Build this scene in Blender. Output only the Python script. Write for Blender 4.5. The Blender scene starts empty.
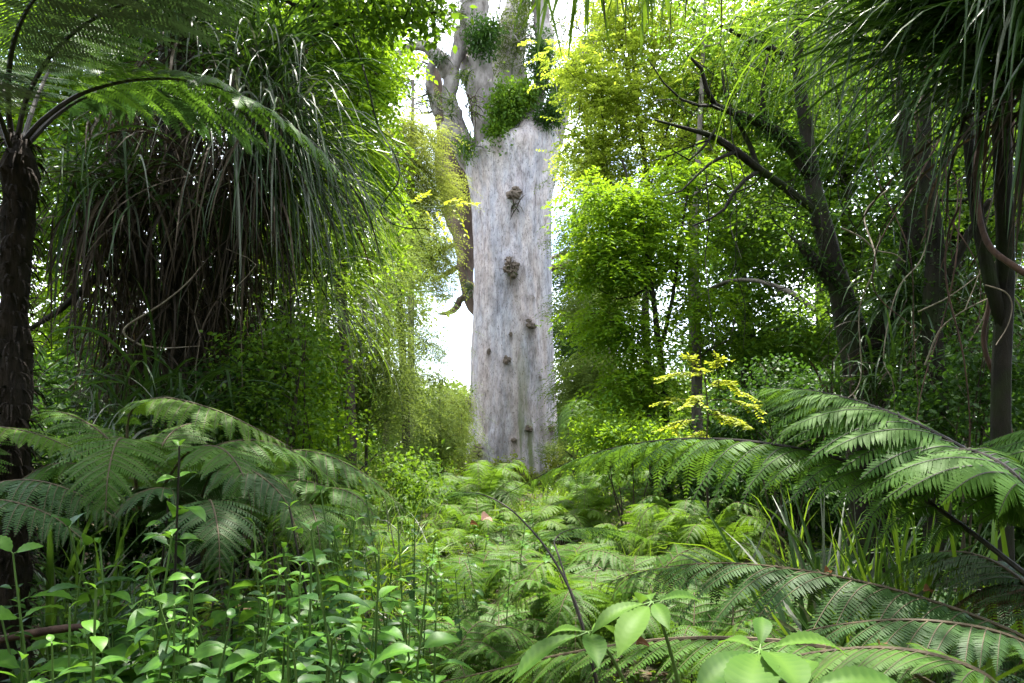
import bpy, math
import numpy as np
from math import radians, pi

# ------------------------------------------------------------------ basics
rng = np.random.default_rng(11)
F, CZ, HY = 740.0, 1.8, 445.0
scene = bpy.context.scene
COL = scene.collection


def P(px, py, Y):
    """world point seen at photo pixel (px,py) at distance Y"""
    return np.array([(px - 512) / F * Y, Y, CZ + (HY - py) / F * Y])


def PP(rows):
    return np.array([P(*r[:3]) for r in rows])


def nrm(a):
    return a / np.maximum(np.linalg.norm(a, axis=-1, keepdims=True), 1e-9)


def hsh(i):
    i = i.astype(np.int64)
    h = (i[..., 0] * 374761393 + i[..., 1] * 668265263 + i[..., 2] * 2147483647) & 0x7fffffff
    h = ((h ^ (h >> 13)) * 1274126177) & 0x7fffffff
    return ((h ^ (h >> 16)) & 0xffff) / 65535.0


def vnoise(p):
    p = np.asarray(p, float)
    i = np.floor(p)
    f = p - i
    f = f * f * (3 - 2 * f)
    out = 0
    for dx in (0, 1):
        for dy in (0, 1):
            for dz in (0, 1):
                w = (f[..., 0] if dx else 1 - f[..., 0]) * (f[..., 1] if dy else 1 - f[..., 1]) * (f[..., 2] if dz else 1 - f[..., 2])
                out = out + w * hsh(i + np.array([dx, dy, dz]))
    return out * 2 - 1


def gz(x, y):
    x = np.asarray(x, float); y = np.asarray(y, float)
    p = np.stack([x * .35, y * .35, x * 0], -1)
    return .10 * vnoise(p) + .05 * vnoise(p * 3.1) - .05 + np.clip((np.abs(x - .2 * y * 0) - 5) * .03, 0, .6)


class MB:
    def __init__(s):
        s.V = []; s.F = []; s.R = []; s.n = 0

    def add(s, v, f, mat=0, r=0.0):
        v = np.asarray(v, float).reshape(-1, 3)
        f = np.asarray(f, np.int64)
        s.V.append(v); s.F.append((f + s.n, mat))
        s.R.append(np.broadcast_to(np.asarray(r, float), (len(v),)))
        s.n += len(v)

    def build(s, name, mats, parent=None, origin=(0, 0, 0), smooth=False):
        origin = np.asarray(origin, float)
        v = np.concatenate(s.V) - origin if s.V else np.zeros((0, 3))
        r = np.concatenate(s.R) if s.R else np.zeros(0)
        loops = np.concatenate([f.ravel() for f, _ in s.F]) if s.F else np.zeros(0, int)
        sizes = np.concatenate([np.full(len(f), f.shape[1]) for f, _ in s.F]) if s.F else np.zeros(0, int)
        mi = np.concatenate([np.full(len(f), m) for f, m in s.F]) if s.F else np.zeros(0, int)
        me = bpy.data.meshes.new(name)
        me.vertices.add(len(v)); me.vertices.foreach_set('co', v.astype(np.float32).ravel())
        me.loops.add(len(loops)); me.loops.foreach_set('vertex_index', loops.astype(np.int32))
        me.polygons.add(len(sizes))
        st = np.concatenate([[0], np.cumsum(sizes)[:-1]]) if len(sizes) else np.zeros(0)
        me.polygons.foreach_set('loop_start', st.astype(np.int32))
        me.polygons.foreach_set('material_index', mi.astype(np.int32))
        me.polygons.foreach_set('use_smooth', np.full(len(sizes), smooth))
        a = me.attributes.new('rnd', 'FLOAT', 'POINT'); a.data.foreach_set('value', r.astype(np.float32))
        me.update(calc_edges=True)
        for m in (mats if isinstance(mats, (list, tuple)) else [mats]):
            me.materials.append(m)
        o = bpy.data.objects.new(name, me); COL.objects.link(o)
        if parent is not None:
            o.parent = parent
        else:
            o.location = origin
        return o


def tag(o, label=None, cat=None, group=None, kind=None):
    if label: o['label'] = label
    if cat: o['category'] = cat
    if group: o['group'] = group
    if kind: o['kind'] = kind
    return o


def empty(name, loc, label, cat, group=None):
    o = bpy.data.objects.new(name, None); COL.objects.link(o)
    o.empty_display_size = .1
    o.location = tuple(float(c) for c in loc)
    return tag(o, label, cat, group)


def copy_tree(o, parent=None):
    c = o.copy(); COL.objects.link(c); c.parent = parent
    for ch in list(o.children):
        copy_tree(ch, c)
    return c


# ------------------------------------------------------------------ materials
def mat_new(name):
    m = bpy.data.materials.new(name); m.use_nodes = True
    nt = m.node_tree; nt.nodes.clear()
    out = nt.nodes.new('ShaderNodeOutputMaterial')
    return m, nt, out


def leaf_mat(name, c1, c2, trans=None, tf=.42, rough=.58, under=None, spec=.16):
    """leaf: two base colours mixed by a per-leaf random value, translucent, with a paler underside if given"""
    m, nt, out = mat_new(name)
    N = nt.nodes.new; L = nt.links.new
    at = N('ShaderNodeAttribute'); at.attribute_name = 'rnd'
    oi = N('ShaderNodeObjectInfo')
    ad = N('ShaderNodeMath'); ad.operation = 'MULTIPLY_ADD'; ad.inputs[1].default_value = .18
    L(oi.outputs['Random'], ad.inputs[0]); L(at.outputs['Fac'], ad.inputs[2])
    ge = N('ShaderNodeNewGeometry')
    tx = N('ShaderNodeTexNoise'); tx.inputs['Scale'].default_value = 9
    mx = N('ShaderNodeMix'); mx.data_type = 'RGBA'
    mx.inputs['A'].default_value = (*c1, 1); mx.inputs['B'].default_value = (*c2, 1)
    L(ge.outputs['Position'], tx.inputs['Vector'])
    a2 = N('ShaderNodeMath'); a2.operation = 'MULTIPLY_ADD'; a2.inputs[1].default_value = .35
    L(tx.outputs['Fac'], a2.inputs[0]); L(ad.outputs[0], a2.inputs[2])
    a3 = N('ShaderNodeMath'); a3.operation = 'SUBTRACT'; a3.inputs[1].default_value = .25; a3.use_clamp = True
    L(a2.outputs[0], a3.inputs[0])
    L(a3.outputs[0], mx.inputs['Factor'])
    col = mx.outputs['Result']
    if under is not None:
        m2 = N('ShaderNodeMix'); m2.data_type = 'RGBA'; m2.inputs['B'].default_value = (*under, 1)
        L(ge.outputs['Backfacing'], m2.inputs['Factor']); L(col, m2.inputs['A']); col = m2.outputs['Result']
    bs = N('ShaderNodeBsdfPrincipled'); bs.inputs['Roughness'].default_value = rough
    bs.inputs['Specular IOR Level'].default_value = spec
    L(col, bs.inputs['Base Color'])
    tr = N('ShaderNodeBsdfTranslucent')
    hs = N('ShaderNodeMix'); hs.data_type = 'RGBA'; hs.inputs['Factor'].default_value = .55
    hs.inputs['B'].default_value = (*(trans or (c2[0] * 1.5, c2[1] * 1.5, c2[2] * .7)), 1)
    L(mx.outputs['Result'], hs.inputs['A']); L(hs.outputs['Result'], tr.inputs['Color'])
    ms = N('ShaderNodeMixShader'); ms.inputs[0].default_value = tf
    L(bs.outputs[0], ms.inputs[1]); L(tr.outputs[0], ms.inputs[2]); L(ms.outputs[0], out.inputs['Surface'])
    return m


def bark_mat(name, c1, c2, scale=6, rough=.9, stretch=.25, moss=None, mossamt=.5, bump=.4):
    m, nt, out = mat_new(name)
    N = nt.nodes.new; L = nt.links.new
    tc = N('ShaderNodeTexCoord'); mp = N('ShaderNodeMapping'); mp.inputs['Scale'].default_value = (1, 1, stretch)
    L(tc.outputs['Object'], mp.inputs['Vector'])
    n1 = N('ShaderNodeTexNoise'); n1.inputs['Scale'].default_value = scale; n1.inputs['Detail'].default_value = 8
    n1.inputs['Roughness'].default_value = .7
    L(mp.outputs[0], n1.inputs['Vector'])
    rp = N('ShaderNodeValToRGB'); rp.color_ramp.elements[0].position = .34; rp.color_ramp.elements[1].position = .68
    rp.color_ramp.elements[0].color = (*c1, 1); rp.color_ramp.elements[1].color = (*c2, 1)
    L(n1.outputs['Fac'], rp.inputs[0])
    col = rp.outputs[0]
    if moss:
        n2 = N('ShaderNodeTexNoise'); n2.inputs['Scale'].default_value = scale * .35; n2.inputs['Detail'].default_value = 5
        L(tc.outputs['Object'], n2.inputs['Vector'])
        r2 = N('ShaderNodeValToRGB'); r2.color_ramp.elements[0].position = .62 - mossamt * .25; r2.color_ramp.elements[1].position = .75 - mossamt * .2
        L(n2.outputs['Fac'], r2.inputs[0])
        mx = N('ShaderNodeMix'); mx.data_type = 'RGBA'; mx.inputs['B'].default_value = (*moss, 1)
        L(r2.outputs[0], mx.inputs['Factor']); L(col, mx.inputs['A']); col = mx.outputs['Result']
    bs = N('ShaderNodeBsdfPrincipled'); bs.inputs['Roughness'].default_value = rough
    bs.inputs['Specular IOR Level'].default_value = .25
    L(col, bs.inputs['Base Color'])
    bp = N('ShaderNodeBump'); bp.inputs['Strength'].default_value = bump; bp.inputs['Distance'].default_value = .05
    L(n1.outputs['Fac'], bp.inputs['Height']); L(bp.outputs[0], bs.inputs['Normal'])
    L(bs.outputs[0], out.inputs['Surface'])
    return m


def kauri_mat():
    m, nt, out = mat_new('kauri_bark')
    N = nt.nodes.new; L = nt.links.new
    tc = N('ShaderNodeTexCoord')

    def noise(scale, stretch, detail=6, rough=.6, shear=0.0):
        mp = N('ShaderNodeMapping'); mp.inputs['Scale'].default_value = (1, 1, stretch)
        mp.inputs['Rotation'].default_value = (0, shear, 0)
        L(tc.outputs['Object'], mp.inputs['Vector'])
        n = N('ShaderNodeTexNoise'); n.inputs['Scale'].default_value = scale; n.inputs['Detail'].default_value = detail
        n.inputs['Roughness'].default_value = rough
        L(mp.outputs[0], n.inputs['Vector'])
        return n.outputs['Fac']

    def ramp(src, stops):
        r = N('ShaderNodeValToRGB'); e = r.color_ramp.elements
        while len(e) < len(stops): e.new(.5)
        for k, (p, c) in enumerate(stops):
            e[k].position = p; e[k].color = (*c, 1)
        L(src, r.inputs[0]); return r.outputs[0]

    def mix(a, b, f, mode='MIX'):
        x = N('ShaderNodeMix'); x.data_type = 'RGBA'; x.blend_type = mode
        for s, k in ((a, 'A'), (b, 'B')):
            if isinstance(s, tuple): x.inputs[k].default_value = (*s, 1)
            else: L(s, x.inputs[k])
        if isinstance(f, float): x.inputs['Factor'].default_value = f
        else: L(f, x.inputs['Factor'])
        return x.outputs['Result']
    base = ramp(noise(1.1, .22, 7, .62, .12), [(.30, (.26, .27, .33)), (.46, (.41, .41, .465)), (.60, (.49, .445, .455)), (.74, (.38, .33, .32))])
    patch = ramp(noise(.8, .35, 9, .72, .6), [(.47, (0, 0, 0)), (.6, (1, 1, 1))])
    pm = N('ShaderNodeMath'); pm.operation = 'MULTIPLY'; pm.inputs[1].default_value = .35; L(patch, pm.inputs[0])
    base = mix(base, (.42, .33, .30), pm.outputs[0])
    streak = ramp(noise(4.5, .14, 8, .75, .12), [(.34, (.30, .28, .28)), (.46, (1, 1, 1)), (.6, (1, 1, 1)), (.72, (1.25, 1.2, 1.16))])
    col = mix(base, streak, .75, 'MULTIPLY')
    # flaked patches: the hammered bark
    vo = N('ShaderNodeTexVoronoi'); vo.inputs['Scale'].default_value = 3.4; vo.feature = 'F1'
    mp = N('ShaderNodeMapping'); mp.inputs['Scale'].default_value = (1, 1, .5); L(tc.outputs['Object'], mp.inputs['Vector']); L(mp.outputs[0], vo.inputs['Vector'])
    flake = ramp(vo.outputs['Distance'], [(.0, (1.12, 1.10, 1.08)), (.40, (.97, .96, .96)), (.8, (.55, .52, .50))])
    col = mix(col, flake, .6, 'MULTIPLY')
    spots = ramp(noise(9, .8, 5, .7), [(.60, (0, 0, 0)), (.68, (1, 1, 1))])
    col = mix(col, (.12, .10, .085), spots)
    fine = ramp(noise(14, .35, 8, .8), [(.38, (.42, .40, .40)), (.48, (1, 1, 1)), (.64, (1.25, 1.22, 1.2))])
    col = mix(col, fine, .85, 'MULTIPLY')
    # lower trunk: brown lichen and green stain
    sx = N('ShaderNodeSeparateXYZ'); L(tc.outputs['Object'], sx.inputs[0])
    low = N('ShaderNodeMapRange'); low.inputs['From Min'].default_value = 8.5; low.inputs['From Max'].default_value = 0
    L(sx.outputs['Z'], low.inputs['Value'])
    lm = N('ShaderNodeMath'); lm.operation = 'MULTIPLY'
    L(ramp(noise(2.2, .5, 8, .75), [(.40, (0, 0, 0)), (.58, (1, 1, 1))]), lm.inputs[0]); L(low.outputs[0], lm.inputs[1])
    lm2 = N('ShaderNodeMath'); lm2.operation = 'MULTIPLY'; lm2.inputs[1].default_value = .6; L(lm.outputs[0], lm2.inputs[0])
    col = mix(col, (.24, .195, .18), lm2.outputs[0])
    gm = N('ShaderNodeMath'); gm.operation = 'MULTIPLY'
    L(ramp(noise(1.3, .12, 6, .7), [(.56, (0, 0, 0)), (.64, (1, 1, 1))]), gm.inputs[0]); L(low.outputs[0], gm.inputs[1])
    col = mix(col, (.13, .16, .06), gm.outputs[0])
    at = N('ShaderNodeAttribute'); at.attribute_name = 'rnd'
    sm_ = N('ShaderNodeMath'); sm_.operation = 'MULTIPLY'; sm_.inputs[1].default_value = .8; L(at.outputs['Fac'], sm_.inputs[0])
    col = mix(col, (.085, .065, .052), sm_.outputs[0])
    bs = N('ShaderNodeBsdfPrincipled'); bs.inputs['Roughness'].default_value = .88; bs.inputs['Specular IOR Level'].default_value = .25
    L(col, bs.inputs['Base Color'])
    bp = N('ShaderNodeBump'); bp.inputs['Strength'].default_value = 1; bp.inputs['Distance'].default_value = .25
    L(noise(3.2, .1, 8, .75, .12), bp.inputs['Height'])
    b2 = N('ShaderNodeBump'); b2.inputs['Strength'].default_value = .5; b2.inputs['Distance'].default_value = .06; b2.invert = True
    L(vo.outputs['Distance'], b2.inputs['Height']); L(bp.outputs[0], b2.inputs['Normal']); L(b2.outputs[0], bs.inputs['Normal'])
    L(bs.outputs[0], out.inputs['Surface'])
    return m


def ground_mat():
    m, nt, out = mat_new('forest_floor')
    N = nt.nodes.new; L = nt.links.new
    tc = N('ShaderNodeTexCoord')
    n1 = N('ShaderNodeTexNoise'); n1.inputs['Scale'].default_value = 3.5; n1.inputs['Detail'].default_value = 10
    L(tc.outputs['Object'], n1.inputs['Vector'])
    r = N('ShaderNodeValToRGB'); e = r.color_ramp.elements
    e[0].position = .3; e[0].color = (.022, .016, .01, 1); e[1].position = .7; e[1].color = (.09, .06, .032, 1)
    k = e.new(.5); k.color = (.045, .045, .018, 1)
    L(n1.outputs['Fac'], r.inputs[0])
    bs = N('ShaderNodeBsdfPrincipled'); bs.inputs['Roughness'].default_value = .95
    L(r.outputs[0], bs.inputs['Base Color'])
    v = N('ShaderNodeTexVoronoi'); v.inputs['Scale'].default_value = 28; L(tc.outputs['Object'], v.inputs['Vector'])
    bp = N('ShaderNodeBump'); bp.inputs['Strength'].default_value = .8; bp.inputs['Distance'].default_value = .04
    L(v.outputs['Distance'], bp.inputs['Height']); L(bp.outputs[0], bs.inputs['Normal'])
    L(bs.outputs[0], out.inputs['Surface'])
    return m


M = {}
M['kauri'] = kauri_mat()
M['ground'] = ground_mat()
M['kauri_limb'] = bark_mat('kauri_limb_bark', (.085, .072, .066), (.30, .275, .265), 2.5, .9, .5, bump=.6)
M['kauri_pale'] = bark_mat('kauri_pale_bark', (.20, .18, .175), (.42, .39, .37), 1.6, .9, .3, bump=.5)
M['kauri_dark'] = bark_mat('kauri_dark_bark', (.05, .035, .028), (.17, .125, .10), 2.0, .9, .4, bump=.6)
M['burl'] = bark_mat('burl_bark', (.045, .035, .028), (.20, .16, .13), 4, .95, 1)
M['bark_dark'] = bark_mat('dark_bark', (.006, .005, .004), (.030, .024, .017), 7, .9, .3, moss=(.018, .026, .006), mossamt=.6, bump=.9)  # near-black bark with mossy green patches
M['bark_brown'] = bark_mat('brown_bark', (.018, .013, .010), (.075, .056, .040), 8, .9, .3, moss=(.05, .06, .02), mossamt=.4)
M['bark_grey'] = bark_mat('grey_bark', (.05, .042, .034), (.17, .15, .125), 8, .9, .3, moss=(.07, .08, .03), mossamt=.3)
M['bark_red'] = bark_mat('reddish_vine_bark', (.03, .016, .012), (.11, .062, .044), 12, .8, .2)
M['fibre'] = bark_mat('fern_trunk_fibre', (.008, .006, .005), (.045, .032, .022), 22, .95, .2, bump=1)
M['twig'] = bark_mat('pale_twig', (.12, .09, .065), (.32, .27, .21), 14, .85, .3)
M['stalk_black'] = bark_mat('black_fern_stalk', (.010, .009, .007), (.035, .026, .02), 30, .6, .3, bump=.2)
M['stalk_brown'] = bark_mat('brown_fern_stalk', (.04, .03, .016), (.095, .07, .036), 30, .65, .3, bump=.2)
M['stem_green'] = bark_mat('green_stem', (.05, .10, .02), (.10, .17, .04), 20, .5, .3, bump=.1)

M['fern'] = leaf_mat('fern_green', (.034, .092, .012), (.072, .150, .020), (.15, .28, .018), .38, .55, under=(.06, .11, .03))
M['fern_lit'] = leaf_mat('fern_bright', (.048, .118, .012), (.105, .190, .020), (.20, .35, .016), .42, .55)  # brighter fern green: bright species, plus fronds coloured as if in sun
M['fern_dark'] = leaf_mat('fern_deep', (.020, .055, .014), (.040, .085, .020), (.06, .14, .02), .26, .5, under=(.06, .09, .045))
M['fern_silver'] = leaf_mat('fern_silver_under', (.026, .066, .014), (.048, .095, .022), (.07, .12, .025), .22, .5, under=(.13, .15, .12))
M['broad'] = leaf_mat('broad_leaf', (.026, .088, .012), (.075, .175, .020), (.16, .32, .02), .34, .42, spec=.16)
M['broad_dark'] = leaf_mat('broad_leaf_deep', (.016, .052, .012), (.032, .082, .018), (.06, .16, .02), .3, .42, spec=.18)
M['palmate'] = leaf_mat('palmate_leaf', (.034, .090, .012), (.085, .165, .024), (.17, .32, .03), .36, .52, spec=.12)
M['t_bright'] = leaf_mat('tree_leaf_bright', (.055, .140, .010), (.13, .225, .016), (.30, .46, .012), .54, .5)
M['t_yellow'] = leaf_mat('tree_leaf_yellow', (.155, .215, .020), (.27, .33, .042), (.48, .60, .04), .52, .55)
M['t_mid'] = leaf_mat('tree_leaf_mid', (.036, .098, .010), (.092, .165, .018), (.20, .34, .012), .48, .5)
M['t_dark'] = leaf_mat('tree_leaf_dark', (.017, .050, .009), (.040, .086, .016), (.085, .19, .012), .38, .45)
M['t_olive'] = leaf_mat('tree_leaf_olive', (.060, .110, .022), (.135, .185, .040), (.24, .32, .04), .46, .6)
M['t_pale'] = leaf_mat('tree_leaf_pale', (.125, .165, .026), (.22, .245, .048), (.34, .40, .045), .46, .6)
M['t_grey'] = leaf_mat('kauri_leaf', (.05, .085, .02), (.12, .15, .045), (.18, .23, .04), .38, .5)
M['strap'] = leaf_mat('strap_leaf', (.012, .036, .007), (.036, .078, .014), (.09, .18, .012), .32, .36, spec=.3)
M['strap_lit'] = leaf_mat('strap_leaf_lit', (.055, .13, .012), (.12, .20, .022), (.26, .40, .015), .45, .36, spec=.35)  # brighter strap green with sunlight in the colour, also for bright grass
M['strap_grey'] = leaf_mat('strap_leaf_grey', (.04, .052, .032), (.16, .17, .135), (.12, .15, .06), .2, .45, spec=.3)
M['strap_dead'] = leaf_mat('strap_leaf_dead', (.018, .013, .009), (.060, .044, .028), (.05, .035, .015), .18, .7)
M['yellow'] = leaf_mat('yellow_leaflet', (.20, .26, .02), (.34, .37, .04), (.52, .58, .03), .45, .5)
M['fern_dead'] = leaf_mat('fern_dead', (.035, .022, .012), (.10, .060, .034), (.08, .05, .02), .2, .7)
M['dead'] = leaf_mat('dead_leaf', (.10, .045, .02), (.20, .10, .05), (.2, .09, .03), .25, .6)
M['pink'] = leaf_mat('pale_pink_leaf', (.45, .27, .22), (.6, .42, .36), (.5, .3, .25), .3, .5)
M['mossy'] = leaf_mat('ground_leaf', (.035, .095, .010), (.11, .175, .016), (.22, .34, .016), .45, .55)
M['litter'] = leaf_mat('litter_leaf', (.04, .024, .013), (.13, .08, .04), (.12, .06, .02), .15, .7)

# ------------------------------------------------------------------ geometry tools
def curve(pts, n):
    pts = np.asarray(pts, float)
    if len(pts) == 2:
        q = pts[0] + (pts[1] - pts[0]) * np.linspace(0, 1, 20)[:, None]
    else:
        p = np.vstack([2 * pts[0] - pts[1], pts, 2 * pts[-1] - pts[-2]])
        out = []
        t = np.linspace(0, 1, 12, endpoint=False)[:, None]
        for i in range(1, len(p) - 2):
            a, b, c, d = p[i - 1], p[i], p[i + 1], p[i + 2]
            out.append(.5 * (2 * b + (c - a) * t + (2 * a - 5 * b + 4 * c - d) * t ** 2 + (3 * b - a - 3 * c + d) * t ** 3))
        q = np.vstack(out + [pts[-1:]])
    d = np.concatenate([[0], np.cumsum(np.linalg.norm(np.diff(q[:, :3], axis=0), axis=1))])
    u = np.linspace(0, d[-1], n)
    return np.stack([np.interp(u, d, q[:, k]) for k in range(q.shape[1])], 1)


def tube(mb, pts, rad, sides=6, mat=0, r=None, wob=0.0):
    pts = np.asarray(pts, float); n = len(pts)
    rad = np.broadcast_to(np.asarray(rad, float), (n,))
    T = nrm(np.gradient(pts, axis=0))
    u = np.array([0, 0, 1.0]) if abs(T[0][2]) < .9 else np.array([1.0, 0, 0])
    A = np.empty((n, 3)); a = nrm(np.cross(T[0], u))
    for i in range(n):
        a = a - T[i] * (a @ T[i]); a = a / max(np.linalg.norm(a), 1e-9); A[i] = a
    B = np.cross(T, A)
    an = np.linspace(0, 2 * pi, sides, endpoint=False)
    ring = A[:, None] * np.cos(an)[None, :, None] + B[:, None] * np.sin(an)[None, :, None]
    R = rad[:, None, None]
    if wob:
        q = pts[:, None] + ring * R
        R = R * (1 + wob * vnoise(q / max(rad.max(), 1e-3) * .9)[..., None] + wob * .6 * vnoise(q / max(rad.max(), 1e-3) * 2.3)[..., None])
    V = (pts[:, None] + ring * R).reshape(-1, 3)
    i = np.arange(n - 1)[:, None] * sides; j = np.arange(sides)[None]; k = (j + 1) % sides
    Fq = np.stack([i + j, i + k, i + sides + k, i + sides + j], -1).reshape(-1, 4)
    mb.add(V, Fq, mat, rng.random() if r is None else r)
    if sides >= 5:
        c = mb.n
        mb.add(np.vstack([V[-sides:], pts[-1] + T[-1] * rad[-1] * .5]), np.array([[q, (q + 1) % sides, sides] for q in range(sides)]), mat, 0.0)


T_LEAF = (np.array([[0, 0, 0], [.45, -1, .10], [1, 0, -.06], [.45, 1, .10]]), np.array([[0, 1, 2, 3]]))
T_FAT = (np.array([[0, 0, 0], [.3, -.9, .06], [.7, -.75, .04], [1, 0, -.05], [.7, .75, .04], [.3, .9, .06]]), np.array([[0, 1, 2, 3, 4, 5]]))
T_PIN = (np.array([[0, -.85, 0], [.55, -.8, -.04], [1, 0.1, -.10], [.55, .75, -.04], [0, .85, 0]]), np.array([[0, 1, 2, 3, 4]]))


def close_leaf(n=11, droop=.22, fold=.12, ripple=.012, peak=.42, tip=.0, serr=.0, power=.9):
    """a leaf for close views: five vertices across, veined by a slight ripple, edge toothed if serr"""
    V = []; t = np.linspace(0, 1, n)
    for k, u in enumerate(t):
        x = u / peak * .5 if u < peak else .5 + (u - peak) / (1 - peak) * .5
        w = math.sin(pi * x) ** power
        if u > .8: w *= 1 - tip * (u - .8) / .2 * .6
        w = max(w, .02 if k < n - 1 else 0.0)
        z = -droop * u ** 2 + .05 * math.sin(u * 3)
        for q in (-1, -.5, 0, .5, 1):
            e = w * q * (1 + (serr * (-1) ** k if abs(q) == 1 else 0))
            V.append((u * (1 - .1 * u) - abs(q) * .03 * math.sin(pi * u), e, z + fold * .5 * w * (abs(q) ** 1.3) + ripple * (-1) ** k * (abs(q) > .3) * (1.0 if abs(q) < 1 else .4)))
    Fq = []
    for k in range(n - 1):
        for c in range(4):
            a = 5 * k + c; Fq.append([a, a + 5, a + 6, a + 1][::-1])
    tint = np.array([.45 if q == 2 else (.16 * (-1) ** k if q in (1, 3) else 0.0) for k in range(n) for q in range(5)])
    return np.array(V), np.array(Fq)[:, ::-1], tint


T_CLOSE = close_leaf(10, .24, .10, .008, .40, .8)
T_BIG = close_leaf(13, .2, .08, .018, .5, 0, .06, .7)
T_OBOV = close_leaf(25, .22, .10, .010, .58, .9, .03, 1.0)


def leaves(mb, tm, pos, D, N, ln, wd, mat=0, r=None):
    tv, tf = tm[:2]
    n = len(pos)
    if n == 0: return
    D = nrm(D); S = nrm(np.cross(N, D)); N = np.cross(D, S)
    ln = np.broadcast_to(ln, (n,)); wd = np.broadcast_to(wd, (n,))
    V = (pos[:, None] + D[:, None] * (tv[None, :, 0, None] * ln[:, None, None]) + S[:, None] * (tv[None, :, 1, None] * wd[:, None, None])
         + N[:, None] * (tv[None, :, 2, None] * ln[:, None, None]))
    k = len(tv)
    f = (np.arange(n)[:, None, None] * k + tf[None]).reshape(-1, tf.shape[1])
    if r is None: r = rng.random(n)
    mb.add(V.reshape(-1, 3), f, mat, np.repeat(np.broadcast_to(r, (n,)), k) + (np.tile(tm[2], n) if len(tm) > 2 else 0))


def frond(L, S, pts, pl, n=24, m=16, droop=.35, s0=.12, fwd=.35, r0=.012, asp=.2, up=(0, 0, 1), mat=0, ribs=True,
          jit=.08, peak=.3, tipw=.12, stalk_mat=0, sag_side=0.0):
    """a twice-divided fern frond along the curve pts: leaflets into mesh L, midrib and ribs into mesh S"""
    C = curve(pts, 60)
    tube(S, C, r0 * (1 - .85 * np.linspace(0, 1, 60)), 6, stalk_mat)
    s = s0 + (1 - s0) * np.linspace(0, 1, n) ** .92 * .995
    u = np.linspace(0, 1, 60)
    p = np.stack([np.interp(s, u, C[:, k]) for k in range(3)], 1)
    Tg = np.gradient(C, axis=0); T = nrm(np.stack([np.interp(s, u, Tg[:, k]) for k in range(3)], 1))
    upv = np.asarray(up, float)
    N = nrm(upv - T * (T @ upv)[:, None]); B = np.cross(T, N)
    q = (s - s0) / (1 - s0)
    prof = np.where(q < peak, .55 + .45 * (q / peak) ** .7, ((1 - q) / (1 - peak)) ** .8 * (1 - tipw) + tipw * (1 - q) ** .3)
    Ps, Ds, Ns, Ls = [], [], [], []
    for sd in (-1, 1):
        a = fwd + .55 * q ** 2 + rng.normal(0, jit, n)
        d = np.cos(a)[:, None] * B * sd + np.sin(a)[:, None] * T + N * rng.normal(0, jit, n)[:, None] - N * sag_side
        Ps.append(p); Ds.append(nrm(d)); Ns.append(N); Ls.append(pl * prof * rng.uniform(.92, 1.06, n))
    p = np.vstack(Ps); d = np.vstack(Ds); N = np.vstack(Ns); l = np.concatenate(Ls); K = len(p)
    rr = np.clip(rng.normal(.5, .16, K), 0, 1)
    t = np.linspace(.03, 1, m)
    z = np.array([0, 0, -1.0])
    dr = droop * rng.uniform(.75, 1.25, K)
    Q = p[:, None] + d[:, None] * (l[:, None] * t)[..., None] + z * (dr[:, None] * l[:, None] * t[None] ** 2)[..., None]
    dt = nrm(d[:, None] + z * (2 * dr[:, None] * t[None])[..., None])
    Np = nrm(N[:, None] - dt * (dt * N[:, None]).sum(-1, keepdims=True))
    Bp = np.cross(dt, Np)
    sp = l / m
    pr = (.8 + .2 * np.minimum(1, t / .15)) * np.maximum(1 - t ** 2.2, .0) + .06
    for sd in (-1, 1):
        b = .28 + .5 * t ** 3
        D = np.cos(b)[None, :, None] * Bp * sd + np.sin(b)[None, :, None] * dt - Np * .12
        D = D + rng.normal(0, .05, D.shape)
        ln = (l[:, None] * asp * pr[None]) * rng.uniform(.88, 1.1, (K, m))
        wd = np.broadcast_to(sp[:, None] * .47, (K, m))
        leaves(L, T_PIN, Q.reshape(-1, 3), D.reshape(-1, 3), Np.reshape(-1, 3), ln.ravel(), np.minimum(wd.ravel(), ln.ravel() * .6), mat,
               np.clip(np.repeat(rr, m) + rng.normal(0, .07, K * m), 0, 1))
    if ribs:
        h = np.maximum(.0035 * (1 - .7 * t), .001)[None, :, None] * np.clip(l / .4, .3, 1.2)[:, None, None]
        V = np.stack([Q - Bp * h + Np * .002, Q + Bp * h + Np * .002], 2).reshape(-1, 3)
        i = (np.arange(K)[:, None] * m + np.arange(m - 1)[None]) * 2
        f = np.stack([i, i + 1, i + 3, i + 2], -1).reshape(-1, 4)
        S.add(V, f, stalk_mat, .6)


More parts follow.
